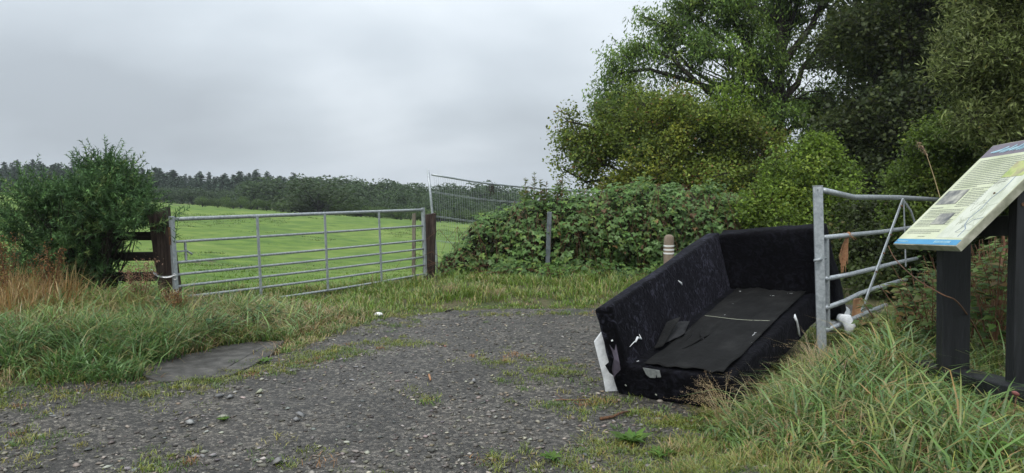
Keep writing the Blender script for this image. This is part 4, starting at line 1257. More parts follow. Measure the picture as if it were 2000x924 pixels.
GREY = [(0.085, 0.082, 0.075), (0.14, 0.135, 0.125), (0.21, 0.205, 0.19), (0.05, 0.048, 0.044), (0.17, 0.15, 0.12), (0.30, 0.30, 0.29), (0.18, 0.11, 0.09)]
n_ = 33000
x = rnd(n_, -6.2, 4.4); y = 3.2 + (rnd(n_) ** 1.5) * 6.3
ok = (track_sd(x, y) < .02) & ~in_poly(slab_big, x, y) & (vnoise(x, y, 1.6, 40) + .5 * vnoise(x, y, 5, 2) > rnd(n_, -.62, .35))
x, y = x[ok], y[ok]; k = len(x)
S = 0.009 + 0.040 * rnd(k) ** 3.3
Pz = np.stack([x, y, track_z(x, y) + S * .08], -1)
V, F, C = rocks(Pz, S, pick(k, GREY, [3.4, 4, 3.2, 2.4, 1.0, .5, .1], .2) * WARM)
o = link('loose_gravel', mesh_np('loose_gravel', V, F, C), M['stone_var'])
tag(o, 'fine dark grey gravel chips scattered over the track', 'gravel', None, 'stuff')

stone_meshes = []
for i in range(7):
    V, F, C = rocks(np.zeros((1, 3)), np.array([1.0]), pick(1, [GREY[i % 3 + 0] if i < 5 else GREY[2]], None, .1))
    me = mesh_np('stone', V, F, C); me.materials.append(M['stone_var']); stone_meshes.append(me)
bigst = []
for i in range(170):
    for _ in range(50):
        x_, y_ = random.uniform(-4.5, 2.0), 3.3 + 3.6 * random.random() ** 1.1
        if track_sd(np.array([x_]), np.array([y_]))[0] < -.05 and not in_sofa(np.array([x_]), np.array([y_]))[0] and not in_poly(slab_big, np.array([x_]), np.array([y_]))[0]:
            break
    bigst.append((x_, y_))
for x_, y_ in bigst:
    s_ = random.uniform(.026, .048) * (1.25 if random.random() < .12 else 1)
    o = bpy.data.objects.new('stone', random.choice(stone_meshes)); COL.objects.link(o)
    o.location = (x_, y_, float(track_z(np.array([x_]), np.array([y_]))[0]) + s_ * .1)
    o.scale = (s_, s_, s_ * random.uniform(.7, 1)); o.rotation_euler = (random.uniform(-.2, .2), random.uniform(-.2, .2), random.uniform(0, 6.28))
    tag(o, 'small loose grey stone ' + ('at the far left of the gravel track' if x_ < -2.6 else 'left of the middle of the track' if x_ < -1.0 else 'in the middle of the track' if x_ < .3 else 'between mid track and sofa')
        + (', near the camera' if y_ < 4.5 else ', well back' if y_ > 5.8 else ''), 'stone', 'loose grey stones on the gravel track')


def one_stone(px_, py_, s_, col, label):
    g_ = None
    Y = 1.56 * FPX / (py_ - 368)
    p = P(px_, py_, Y)
    V, F, C = rocks(np.zeros((1, 3)), np.array([s_]), np.array([col]))
    o = link('stone', mesh_np('stone', V, F, C), M['stone_var'])
    o.location = (p.x, p.y, float(track_z(np.array([p.x]), np.array([p.y]))[0]) + s_ * .2)
    tag(o, label, 'stone')


one_stone(508, 775, .075, (.30, .31, .22), 'pale greenish stone, palest of the stones below the concrete slab')
one_stone(449, 785, .065, (.2, .2, .195), 'rounded grey stone left of the pale greenish one below the slab')
one_stone(430, 783, .08, (.14, .14, .138), 'flat dark grey stone at the left end of the row below the slab')
one_stone(587, 822, .075, (.17, .17, .168), 'larger grey stone on top of the small heap near the bottom centre left')
one_stone(579, 833, .06, (.2, .2, .198), 'grey stone leaning on the front of the small heap of stones')
one_stone(372, 838, .08, (.26, .26, .25), 'flat pale grey slip of stone in the left of the track')
one_stone(437, 828, .07, (.24, .24, .19), 'squarish pale stone beside a small green weed in the track')
one_stone(1040, 690, .05, (.12, .12, .12), 'dark stone by a weed tuft right of the middle of the track')
one_stone(925, 755, .07, (.2, .2, .2), 'pale grey stone in the middle of the track left of the white padding')
one_stone(542, 918, .085, (.17, .165, .16), 'broad flat grey stone at the bottom edge of the photo')

# white litter
p = P(740, 622, 8.85)
mb = MB(); c_ = Vector((p.x, p.y, H1(p.x, p.y) + .02))
mb.lathe(c_, [(.0, -.015), (.035, -.012), (.045, .0), (.035, .016), (.015, .024), (.001, .026)], 12)
o = mb.build('litter', M['white_litter'], None, smooth=True, origin=c_); o.scale = (1.2, .8, 1.0); o.rotation_euler = (.2, .1, .4)
tag(o, 'small crumpled white piece of litter at the back edge of the gravel', 'litter')


def stick(pts, r, label, mat='stem', name='stick', twigs=()):
    P_ = []
    for a_, b2, *z_ in pts:
        Y = 1.56 * FPX / (b2 - 368); q = P(a_, b2, Y)
        P_.append(Vector((q.x, q.y, float(track_z(np.array([q.x]), np.array([q.y]))[0]) + r * 1.1 + (z_[0] if z_ else 0))))
    o0 = P_[0].copy()
    mb = MB(); mb.tube(P_, [r * (1 - .4 * i / (len(P_) - 1)) for i in range(len(P_))], 6)
    for i, d_ in twigs:
        mb.tube([P_[i], P_[i] + Vector(d_)], [r * .5, r * .25], 5)
    o = mb.build(name, M[mat], None, smooth=True, origin=o0)
    return tag(o, label, 'stick')


stick([(1082, 791), (1100, 789), (1125, 790), (1151, 788)], .006, 'thin brown forked stick lying left of the near end of the sofa', twigs=[(1, (-.06, .08, .03)), (2, (.07, .05, .02))])
stick([(1108, 747, .004), (1125, 744, .01), (1143, 740, .004)], .005, 'short dark stick on the gravel below the white padding', 'bark')
stick([(1172, 832), (1195, 828), (1215, 822, .01), (1232, 817)], .012, 'reddish brown piece of bark in the weeds before the sofa', 'rust')
stick([(1120, 797, .01), (1133, 801), (1146, 800, .01)], .004, 'tiny twig just below the forked stick on the gravel')
stick([(870, 614), (885, 610)], .012, 'short dark stick at the back edge of the track', 'bark')
stick([(838, 746, .012), (841, 754)], .011, 'small brown chip of wood in the middle of the track', 'twine')


# ------------------------------------------------------------------ left field gate
GA, GB = Vector((-4.02, 8.63, 0)), Vector((-1.51, 12.4, 0))
gdir = (GB - GA).normalized(); gn = Vector((gdir.y, -gdir.x, 0))
ZT = 1.195


def gp(s, z):   # s along the gate 0..1
    return GA + (GB - GA) * s + Vector((0, 0, z))


lean = Vector((0.028, 0, 0))   # uprights lean slightly
gate = empty('field_gate', (GA.x, GA.y, H1(GA.x, GA.y)), 'long galvanised seven-bar farm gate closing the bright green field', 'gate')


def gz(s, d):  # d: distance below the top bar
    return gp(s, ZT - d) + lean * d


bars = [0, .268, .515, .66, .80, .935, 1.09]
for i, d_ in enumerate(bars):
    mb = MB()
    npt = 13
    sag = [.0, .006, .008, .010, .012, .02, .03][i]
    pts = [gz(j / (npt - 1), d_ + sag * math.sin(math.pi * j / (npt - 1))) for j in range(npt)]
    mb.tube(pts, .024 if i == 0 else .0165, 10)
    mb.build('bar', M['galv_dull'], gate, smooth=True)
for s_ in (0, 1):
    mb = MB(); mb.beam(gz(s_, -.035), gz(s_, 1.12), .05, .05, up=gn)
    mb.build('end_stile', M['galv'], gate, bevel=.004)
for px_ in (500, 632, 738):
    k_ = (px_ - 1000) / FPX
    s_ = (GA.x - k_ * GA.y) / (k_ * (GB.y - GA.y) - (GB.x - GA.x))
    mb = MB(); mb.beam(gz(s_, .01) - gn * -.022, gz(s_, 1.10) + gn * .022, .038, .012, up=gn)
    mb.build('brace', M['galv'], gate, bevel=.002)
# latch
lt = MB(); s_ = .034
lt.beam(gz(s_, .27), gz(s_, .50), .022, .022, up=gn); lt.beam(gz(.0, .385), gz(s_, .385), .018, .018); lt.tube([gz(s_, .375), gz(s_ + .018, .43)], .012, 8)
lt.build('latch', M['galv_dull'], gate, bevel=.001)
rs = MB(); rs.beam(gz(0, .09) - gdir * .035, gz(0, .30) - gdir * .03, .03, .012, up=gn); rs.build('rusty_plate', M['rust'], gate)
rs = MB(); rs.tube([gz(0, .53) + gdir * .0, gz(0, .56) + gdir * .03, gz(0, .62) + gdir * .02, gz(0, .64)], .012, 7); rs.build('shackle', M['rust'], gate, smooth=True)

# timber gate post (left) with split, weathered faces
def timber_post(name, base, top, w, d, mat, label, topcut=0.0, xd=(1, 0, 0), cat='post', rough=.006, seed=1):
    rg = random.Random(seed)
    base, top = Vector(base), Vector(top)
    X = Vector(xd).normalized(); Yd = Vector((0, 0, 1)).cross(X)
    mb = MB(); nl = 12; prof = []
    shape = [(-.5, -.5), (-.17, -.52), (.0, -.46), (.2, -.52), (.5, -.5), (.5, -.1), (.47, .1), (.5, .5), (0, .5), (-.5, .5), (-.48, 0)]
    n = len(shape)
    vs = []
    for i in range(nl + 1):
        t_ = i / nl
        c_ = base + (top - base) * t_
        for j, (a, b2) in enumerate(shape):
            q = c_ + X * a * w * (1 + rg.uniform(-.02, .02)) + Yd * b2 * d * (1 + rg.uniform(-.03, .03))
            q += Vector((rg.uniform(-rough, rough) * .5, rg.uniform(-rough, rough) * .5, 0))
            if i == nl: q.z += topcut * a + rg.uniform(-.008, .008)
            vs.append(q)
    fs = [(i * n + j, i * n + (j + 1) % n, (i + 1) * n + (j + 1) % n, (i + 1) * n + j) for i in range(nl) for j in range(n)]
    fs.append(tuple(nl * n + j for j in range(n)))
    mb.add(vs, fs)
    o = mb.build(name, mat, None, origin=base)
    if label: tag(o, label, cat)
    return o


zb = H1(-4.2, 8.75)
timber_post('gate_post', (-4.10, 8.78, zb - .1), (-4.24, 8.78, 1.29), .21, .17, M['wood_dark'], 'thick weathered dark timber gate post chained to the left end of the farm gate', topcut=.09, xd=(1, .12, 0))
zb = H1(-1.45, 12.7)
timber_post('gate_post', (-1.46, 12.72, zb - .1), (-1.42, 12.72, 1.12), .19, .19, M['wood_dark'], 'dark square timber post behind the far right end of the farm gate', seed=4, topcut=.02)
timber_post('fence_stake', (-1.71, 12.62, zb - .1), (-1.69, 12.62, 1.13), .055, .08, M['wood_grey'], 'thin pale split stake just left of the far gate post', seed=9)

# chain round the left post
ch = empty('chain', (-4.1, 8.66, .58), 'bright steel chain hanging from the left timber gate post round the gate stile', 'chain')
pA, pB, pC = P(297, 529, 8.63), P(318, 541, 8.56), P(342, 537, 8.58)
link_pts = [pA.lerp(pB, t_) - Vector((0, 0, .02 * math.sin(math.pi * t_))) for t_ in np.linspace(0, 1, 8)] + [pB.lerp(pC, t_) - Vector((0, 0, .012 * math.sin(math.pi * t_))) for t_ in np.linspace(.12, 1, 8)] + \
            [pC + Vector((.0, .0, -.02)), pC + Vector((-.012, .02, -.045)), pC + Vector((-.02, .0, -.02))]
lmb = MB()
ring = [Vector((.017 * math.cos(a) + (.008 if math.cos(a) > 0 else -.008), .010 * math.sin(a), 0)) for a in np.linspace(0, 2 * math.pi, 11)]
lmb.tube(ring, .0034, 5, cap=False)
lme = bpy.data.meshes.new('link'); lme.from_pydata([tuple(v) for v in lmb.v], [], lmb.f); lme.materials.append(M['chain'])
for i, q in enumerate(link_pts):
    d_ = (link_pts[min(i + 1, len(link_pts) - 1)] - link_pts[max(i - 1, 0)]).normalized()
    o = bpy.data.objects.new('link', lme); COL.objects.link(o); o.parent = ch
    o.location = q - Vector(ch.location)
    o.rotation_mode = 'QUATERNION'
    o.rotation_quaternion = d_.to_track_quat('X', 'Z') @ Matrix.Rotation(math.pi / 2 * (i % 2) + .4, 3, 'X').to_quaternion()

# wooden fence going left from the post
fe = empty('wooden_fence', (-4.3, 8.85, H1(-4.3, 8.85)), 'dark four-rail wooden fence half swallowed by the gorse bush', 'fence')
for i, (yt, yb_) in enumerate([(408, 424), (453, 469), (492, 509), (532, 548)]):
    a = P(300, (yt + yb_) / 2, 8.84); b2 = P(20, (yt + yb_) / 2 + 2, 9.0)
    mb = MB(); mb.beam(a + Vector((.03, 0, 0)), b2, .04, .1 + .003 * i)
    mb.build('rail', M['rail_dark'], fe, bevel=.004)
for px_ in (150,):
    a = P(px_, 400, 8.98)
    mb = MB(); mb.beam(Vector((a.x, a.y + .09, H1(a.x, a.y) - .1)), Vector((a.x, a.y + .09, 1.38)), .1, .12, up=(0, 1, 0)); mb.build('post', M['rail_dark'], fe, bevel=.006)

# ------------------------------------------------------------------ wire mesh fence panel
ha = Vector((P(838, 335, 14).x, 14, 0)); 
mp_ = empty('mesh_fence_panel', (ha.x, ha.y, H1(ha.x, ha.y)), 'sagging galvanised wire mesh fence panel standing behind the brambles', 'fence')
toppx = [(843, 341, 14.0), (880, 347, 14.2), (920, 354, 14.45), (960, 359, 14.7), (1000, 363, 14.95), (1040, 367, 15.2), (1110, 372, 15.6), (1180, 376, 16.0)]
TP = [P(*q) for q in toppx]
mb = MB(); mb.tube([P(836, 333, 14), P(842, 392, 14), P(852, 500, 14), Vector((P(854, 520, 14).x, 14, H1(-1.5, 14) - .03))], .024, 10); mb.build('upright', M['galv'], mp_, smooth=True)
mb = MB(); mb.tube([TP[-1] + Vector((0, 0, .05)), Vector((TP[-1].x + .05, TP[-1].y, H1(TP[-1].x, 16) - .03))], .021, 10); mb.build('upright', M['galv'], mp_, smooth=True)
mb = MB(); mb.tube(TP, .021, 10); mb.build('top_tube', M['galv'], mp_, smooth=True)


def topat(s):
    f_ = s * (len(TP) - 1); i = min(int(f_), len(TP) - 2)
    return TP[i].lerp(TP[i + 1], f_ - i)


mb = MB()
nw = 60
for i in range(1, nw):
    s = i / nw; t_ = topat(s)
    btm = Vector((t_.x + .07, t_.y, t_.z - 1.80))
    btm.z = max(btm.z, H1(btm.x, btm.y) + .05)
    mid = t_.lerp(btm, .35) + Vector((random.gauss(0, .004), .02, 0))
    mb.tube([t_, mid, btm], .0022, 3, cap=False)
mb.build('vertical_wires', M['galv'], mp_)['kind'] = 'stuff'
for dz in (.32, .34, .78, .80, 1.25, 1.27, 1.72):
    mb = MB(); mb.tube([topat(s) + Vector((.012 * dz, 0, -dz)) for s in np.linspace(0, 1, 15)], .0032, 4); mb.build('horizontal_wire', M['galv'], mp_)
# tangle hanging from the panel top
q = P(960, 361, 14.7)
mb = MB()
for i in range(14):
    pts = [q + Vector((random.gauss(0, .03), random.gauss(0, .02), random.uniform(-.03, .05)))]
    for j in range(4): pts.append(pts[-1] + Vector((random.gauss(0, .02), random.gauss(0, .012), -random.uniform(.02, .07))))
    mb.tube(pts, .005, 4)
o = mb.build('string_tangle', M['bark'], None, origin=q); tag(o, 'dark tangle of string hanging from the top tube of the mesh panel', 'string')

# steel stake inside the brambles, bollard
a = P(1073, 415, 12.05)
mb = MB(); mb.beam(Vector((a.x - .02, 12.36, H1(a.x, 12) - .05)), Vector((a.x + .02, 12.36, a.z)), .08, .05, up=(0, 1, 0))
o = mb.build('stake', M['stake'], None, bevel=.01, origin=(a.x, 12.1, H1(a.x, 12))); tag(o, 'short dull grey stake poking out of the bramble hedge', 'post')
a = P(1306, 505, 11.3); bz = H1(a.x, 11.3)
bo = empty('bollard', (a.x, 11.3, bz), 'round-topped brown bollard with three white bands at the foot of the brambles', 'bollard')
tz = P(1306, 458, 11.3).z; r_ = .079; hh_ = tz - bz
mb = MB(); mb.lathe((a.x, 11.3, bz), [(r_, -.1), (r_, hh_ - .085), (r_ * .96, hh_ - .055), (r_ * .8, hh_ - .025), (r_ * .5, hh_ - .006), (.002, hh_)], 24)
mb.build('body', M['bollard'], bo, smooth=True)
for py_ in (480, 487.5, 494.5):
    z_ = P(1306, py_, 11.3).z - bz
    mb = MB(); mb.lathe((a.x, 11.3, bz), [(r_ + .0005, z_ - .012), (r_ + .003, z_ - .011), (r_ + .003, z_ + .011), (r_ + .0005, z_ + .012)], 24)
    mb.build('band', M['band'], bo, smooth=False)

# ------------------------------------------------------------------ sofa
SO = Vector((.81, 5.42, .0))
su = Vector((.575, .818, .132)).normalized()
sv = Vector((.82, -.572, .03)); sv = (sv - su * sv.dot(su)).normalized()
sw = su.cross(sv) * -1
if sw.z < 0: sw = -sw


def S3(u, v, w):
    return SO + su * u + sv * v + sw * w


sofa = empty('sofa', tuple(SO), 'dumped black velvet sofa frame without cushions tipped against the steel gate post', 'sofa')


def soft(name, pts, mat, parent, bev=.03, sub=3, disp=.011, nscale=.25, cuts=7, label=None, seg=3):
    bm = bmesh.new()
    off = parent_world(parent)
    vs = [bm.verts.new(Vector(p) - off) for p in pts]
    for f in [(3, 2, 1, 0), (4, 5, 6, 7), (0, 1, 5, 4), (1, 2, 6, 5), (2, 3, 7, 6), (3, 0, 4, 7)]:
        bm.faces.new([vs[i] for i in f])
    bmesh.ops.bevel(bm, geom=list(bm.edges), offset=bev, segments=seg, profile=.6, affect='EDGES')
    for _ in range(2):
        lg = [e for e in bm.edges if e.calc_length() > .12]
        bmesh.ops.subdivide_edges(bm, edges=lg, cuts=3 if _ == 0 else 1, use_grid_fill=True)
    bmesh.ops.recalc_face_normals(bm, faces=bm.faces)
    bm.normal_update()
    for v in bm.verts:
        q = v.co + off
        d_ = float(vnoise(q.x + q.z, q.y - q.z, 1 / nscale, 3)) + .5 * float(vnoise(q.x - q.z, q.y + q.z, 2.3 / nscale, 5))
        v.co += v.normal * disp * 2 * d_
    me = bpy.data.meshes.new(name); bm.to_mesh(me); bm.free()
    me.polygons.foreach_set('use_smooth', np.ones(len(me.polygons), bool))
    me.materials.append(mat)
    o = link(name, me, None, parent)
    if label: o['label'] = label
    return o


soft('base', [S3(0, .06, 0), S3(0, .86, -.01), S3(2.40, .90, -.0), S3(2.40, .06, 0), S3(0.0, .05, .245), S3(0, .875, .245), S3(2.40, .88, .25), S3(2.40, .05, .25)], M['velvet_plain'], sofa, bev=.03)
soft('backrest', [S3(0, -.02, 0), S3(0, .145, 0), S3(2.48, .12, 0), S3(2.48, -.03, 0), S3(-.01, -.16, .665), S3(0, -.02, .69), S3(2.40, -.02, .82), S3(2.44, -.17, .80)], M['velvet'], sofa, bev=.03)
soft('armrest', [S3(2.34, .0, 0), S3(2.34, 1.10, .0), S3(2.62, 1.10, 0), S3(2.62, .0, 0), S3(2.32, -.02, .80), S3(2.30, .95, .88), S3(2.52, .97, .90), S3(2.56, -.05, .81)], M['velvet_plain'], sofa, bev=.045)

# lining of the seat: a sheet with wrinkles, loose along the backrest
def sheet(name, pts, mat, parent, nu=14, nv=14, wr=.006, thick=.002, label=None, f=6.0, smooth=True):
    """bilinear patch of 4 corners with wrinkles along its normal and real thickness"""
    p00, p10, p11, p01 = map(Vector, pts)
    nrm_ = (p10 - p00).cross(p01 - p00).normalized()
    V = []
    for j in range(nv + 1):
        for i in range(nu + 1):
            a, b2 = i / nu, j / nv
            q = p00 * (1 - a) * (1 - b2) + p10 * a * (1 - b2) + p11 * a * b2 + p01 * (1 - a) * b2
            d_ = float(fbm(a * f, b2 * f * .6, 1.0, 17)) * wr * 2
            V.append(q + nrm_ * d_)
    k = len(V)
    V2 = [q - nrm_ * thick for q in V]
    F = []
    for j in range(nv):
        for i in range(nu):
            q = (j * (nu + 1) + i, j * (nu + 1) + i + 1, (j + 1) * (nu + 1) + i + 1, (j + 1) * (nu + 1) + i)
            F.append(q); F.append(tuple(k + x_ for x_ in q[::-1]))
    bl = [j * (nu + 1) for j in range(nv + 1)]; br = [j * (nu + 1) + nu for j in range(nv + 1)]
    bb = list(range(nu + 1)); bt = [nv * (nu + 1) + i for i in range(nu + 1)]
    for ed, fl in ((bl, 0), (br, 1), (bb, 1), (bt, 0)):
        for x_, y_ in zip(ed[:-1], ed[1:]):
            F.append((x_, y_, k + y_, k + x_) if not fl else (y_, x_, k + x_, k + y_))
    mb = MB(); mb.add(V + V2, F)
    return mb.build(name, mat, parent, smooth=smooth, label=label)


sheet('seat_lining', [S3(.05, .20, .262), S3(.05, .79, .268), S3(2.33, .80, .272), S3(2.33, .145, .268)], M['lining'], sofa, 30, 60, .013, .004, f=9)
# seam across the lining and a fold
mb = MB(); mb.tube([S3(1.28 + .02 * math.sin(v * 9), v, .2765) for v in np.linspace(.2, .76, 12)], .0016, 5); mb.build('seam', M['ink_pale'], sofa)
sheet('torn_lining', [S3(.40, .14, .274), S3(.74, .235, .279), S3(1.08, .15, .29), S3(.84, .09, .34)], M['cloth_dark'], sofa, 10, 10, .012, .003, label='lining torn loose and folded up against the backrest')
sheet('torn_lining', [S3(.36, .14, .27), S3(.42, .19, .275), S3(.92, .14, .37), S3(.74, .09, .375)], M['lining'], sofa, 8, 10, .006, .003, label='stiff flap of lining standing up against the backrest')
for a_, b_ in (((.42, .33), (.95, .45)), ((.55, .47), (.93, .30)), ((.62, .29), (1.1, .24))):
    mb = MB()
    mb.tube([S3(a_[0] + (b_[0] - a_[0]) * t_, a_[1] + (b_[1] - a_[1]) * t_ + .01 * math.sin(7 * t_), .262 + .006 * math.sin(math.pi * t_)) for t_ in np.linspace(0, 1, 9)], [.002 + .008 * math.sin(math.pi * t_) for t_ in np.linspace(0, 1, 9)], 7)
    mb.build('wrinkle', M['lining'], sofa, smooth=True)
# white wadding sheet at the near-left corner, its torn cover and the flap
def outline_sheet(name, pts, thick, mat, parent, nrm_, label=None, bev=0):
    pts = [Vector(p) for p in pts]; nv = Vector(nrm_).normalized() * thick; k = len(pts)
    mb = MB(); mb.add(pts + [p + nv for p in pts], [tuple(range(k)), tuple(range(2 * k - 1, k - 1, -1))] + [(i, (i + 1) % k, k + (i + 1) % k, k + i) for i in range(k)])
    o = mb.build(name, mat, parent, bevel=bev, label=label)
    bm = bmesh.new(); bm.from_mesh(o.data); bmesh.ops.recalc_face_normals(bm, faces=bm.faces); bm.to_mesh(o.data); bm.free()
    return o


Yw = 5.50
outline_sheet('wadding', [P(1174, 649, Yw), P(1205, 650, Yw), P(1240, 772, Yw - .03), P(1211, 770, Yw), P(1184, 773, Yw), P(1177, 735, Yw), P(1168, 700, Yw), P(1160, 668, Yw)], .03, M['foam'], sofa, (.1, 1, 0), bev=.006)
Yf = 5.33
outline_sheet('torn_cover', [P(1182, 714, Yf + .03), P(1194, 704, Yf), P(1206, 735, Yf), P(1201, 736, Yf), P(1190, 728, Yf)], .008, M['velvet_plain'], sofa, (0, 1, 0), label='dark hole torn through the cover over the wadding')
outline_sheet('torn_cover', [P(1190, 673, Yf - .02), P(1200, 685, Yf - .04), P(1203, 672, Yf - .02), P(1210, 708, Yf - .07), P(1212, 722, Yf - .06), P(1202, 732, Yf - .04), P(1199, 738, Yf - .03), P(1195, 722, Yf - .05), P(1199, 700, Yf - .05), P(1196, 688, Yf - .03)], .004, M['flap'], sofa, (0, -1, 0),
              label='purplish grey flap of torn backing cloth hanging at the near corner')
# grey pad with a notch at the front of the seat
def fpt(u_, v_, w_): return S3(u_, v_, w_)
outline_sheet('corner_pad', [fpt(-.006, .215, .25), fpt(-.006, .345, .245), fpt(-.008, .355, .195), fpt(-.008, .325, .19), fpt(-.008, .322, .215), fpt(-.008, .312, .185), fpt(-.008, .27, .18), fpt(-.008, .24, .20)], .006, M['bracket'], sofa, -su, bev=.001)
# rips showing white wadding, crumbs
def blob(u_, v_, w_, s_, name='wadding_tuft', st=(1, 1, 1), parent=sofa, mat='foam'):
    mb = MB(); c_ = S3(u_, v_, w_)
    for i in range(5):
        q = c_ + su * random.uniform(-s_, s_) * st[0] + sv * random.uniform(-s_, s_) * st[1]
        mb.lathe(q, [(s_ * .25, -s_ * .2), (s_ * .4 * random.uniform(.5, 1), 0), (s_ * .2, s_ * .15), (.001, s_ * .2)], 6)
    mb.build(name, M[mat], parent, smooth=True)


for u_, v_, w_, s_, st in [(2.24, .26, .27, .013, (1, 4, 1)), (2.2, .24, .27, .01, (1, 3, 1)), (2.10, .55, .272, .008, (1, 3, 1)), (2.22, .68, .272, .008, (1, 3, 1)), (2.15, .40, .272, .006, (1, 1, 1)), (1.38, .35, .272, .007, (1, 1, 1)),
                           (.93, .74, .27, .013, (3, 1, 1)), (.72, .78, .268, .008, (1, 1, 1)), (.62, .42, .266, .005, (1, 2, 1)), (.9, .55, .27, .004, (1, 1, 1)), (1.75, .3, .27, .004, (1, 2, 1)), (1.65, .65, .27, .004, (1, 2, 1)), (.08, .14, .262, .010, (1, 1, 1))]:
    blob(u_, v_, w_, s_, st=st)
# rip down the front side
mb = MB(); mb.tube([S3(1.62, .876, .245), S3(1.56, .892, .235), S3(1.58, .90, .2), S3(1.60, .902, .14), S3(1.63, .902, .07), S3(1.66, .90, .04)], [.006, .013, .009, .010, .008, .004], 7)
mb.build('rip', M['foam'], sofa, smooth=True)
# rips on the inner face of the backrest: near end and near the top
def bface(u_, w_):   # inner face of the backrest
    t_ = w_ / .69
    return S3(u_, .145 * (1 - t_) - .02 * t_ + .008, w_)


mb = MB(); mb.tube([bface(.10, .36), bface(.17, .37), bface(.25, .375)], [.002, .004, .003], 6); mb.tube([bface(.2, .365), bface(.25, .385), bface(.30, .36), bface(.29, .40)], [.006, .010, .007, .002], 7); mb.build('rip', M['foam'], sofa, smooth=True)
mb = MB(); mb.tube([bface(1.22, .60), bface(1.26, .57), bface(1.27, .55)], [.004, .009, .003], 6); mb.build('rip', M['foam'], sofa, smooth=True)
mb = MB(); mb.tube([S3(-.012, -.02, .44), S3(-.014, -.015, .43)], .008, 6); mb.build('rip', M['foam'], sofa, smooth=True)
for u_, v_, w_ in ((-.012, .06, .10), (-.012, .3, .06)):
    mb = MB(); mb.tube([S3(u_, v_, w_), S3(u_, v_ + .012, w_ - .008)], .005, 5); mb.build('crumb', M['ink'], sofa)

# ------------------------------------------------------------------ right-hand steel gate
rp = Vector((2.67, 6.3, 0)); zb = H1(2.67, 6.3)
pt_ = P(1597, 364, 6.3); pbm = P(1604.5, 665, 6.3)
gp_ = empty('steel_gate_post', (pbm.x, 6.3, zb), 'square galvanised steel gate post standing in front of the sofa', 'post')
pdir = (pt_ - pbm).normalized()
mb = MB(); mb.beam(pbm - pdir * .25, pt_, .078, .078, up=(.35, 1, 0)); mb.build('tube', M['galv'], gp_, bevel=.006)
mb = MB(); mb.beam(pt_, pt_ + pdir * .006, .084, .084, up=(.35, 1, 0)); mb.build('cap', M['galv_dull'], gp_)
hb = P(1597, 507, 6.25)
mb = MB(); mb.tube([hb + Vector((-.045, -.05, -.004)), hb + Vector((.09, .06, .006))], .0135, 12); mb.build('hinge_pin', M['galv_dull'], gp_, smooth=True)
mb = MB(); q = P(1597, 371, 6.255); mb.tube([q, q + Vector((0, -.008, 0))], .004, 8); mb.build('hole', M['post_black'], gp_)
g2 = empty('steel_gate', (2.74, 6.37, zb), 'galvanised steel gate sagging off its post beside the black sofa, half hidden in plants', 'gate')


def rg_(px_, py_, s_):
    Y = 6.3 + .74 * s_
    return P(px_, py_, Y)


def gs(px_):
    k_ = (px_ - 1000) / FPX
    return (2.67 - k_ * 6.3) / (k_ * .74 - .67)


def gpt(px_, py_):
    return rg_(px_, py_, gs(px_))


for pts, r_ in [([(1609, 372), (1640, 379), (1668, 385.5), (1700, 385.5), (1757, 386), (1832, 390), (1880, 394)], .026),
                ([(1610, 464), (1660, 459), (1720, 453), (1790, 443), (1830, 439)], .0215),
                ([(1612, 545), (1660, 536), (1720, 521), (1747, 514), (1790, 505)], .0215),
                ([(1612, 602), (1650, 588), (1680, 573), (1722, 559), (1770, 545)], .0215),
                ([(1612, 646), (1640, 634), (1690, 612), (1730, 596)], .0215)]:
    mb = MB(); mb.tube([gpt(*q) for q in pts], r_, 12); mb.build('bar', M['galv'], g2, smooth=True)
mb = MB(); mb.beam(gpt(1614, 462), gpt(1616.5, 640), .035, .04, up=(.67, .74, 0)); mb.build('hinge_stile', M['galv'], g2, bevel=.004)
off_ = Vector((.02, -.028, 0))
for a_, b_, w_ in [((1757, 389), (1676, 607), .034), ((1757, 389), (1786, 449), .03), ((1759, 392), (1763, 520), .016)]:
    A_, B_ = gpt(*a_) + off_, gpt(*b_) + off_
    mb = MB()
    if a_ == (1757, 389) and b_ == (1786, 449):
        mb.beam(A_, gpt(1773, 412) + off_, w_, .012, up=(.67, -.74, 0)); mb.beam(gpt(1773, 412) + off_, B_, w_, .0125, up=(.67, -.74, 0))
    else:
        mb.beam(A_, B_, w_, .012, up=(.67, -.74, 0))
    mb.build('strut', M['galv'], g2, bevel=.002)
for q in ((1752, 402), (1731, 458), (1717, 494), (1702, 530)):
    c_ = gpt(*q) + off_ * 1.3
    mb = MB(); mb.tube([c_, c_ + Vector((.006, -.014, 0))], .009, 8); mb.build('bolt', M['rust'], g2)

# baler twine
tw = gpt(1656, 459)
mb = MB()
for i in range(5):
    mb.tube([tw + Vector((.004 * i - .01 + .024 * math.cos(a) * .3, .026 * math.sin(a), .026 * math.cos(a))) for a in np.linspace(0, 6.28, 9)], .004, 5)
for i in range(26):
    a = random.uniform(0, 6.28); e = Vector((math.cos(a) * random.uniform(.03, .09), math.sin(a) * .03, random.uniform(-.05, .03)))
    mb.tube([tw + Vector((0, 0, .0)), tw + e * .6 + Vector((0, 0, .01)), tw + e], [.003, .002, .0012], 4)
for i in range(22):
    x0 = random.gauss(-.03, .012)
    pts = [tw + Vector((x0 * .4, -.02, -.02)), tw + Vector((x0, -.02, -.1)), tw + Vector((x0 + random.gauss(-.01, .01), -.02, -.2)), tw + Vector((x0 + random.gauss(-.02, .018), -.02, -random.uniform(.24, .36)))]
    mb.tube(pts, [.004, .005, .004, .002], 4)
o = mb.build('twine', M['twine'], None, origin=tw); tag(o, 'frayed orange-brown baler twine knotted on the second bar of the steel gate', 'twine')

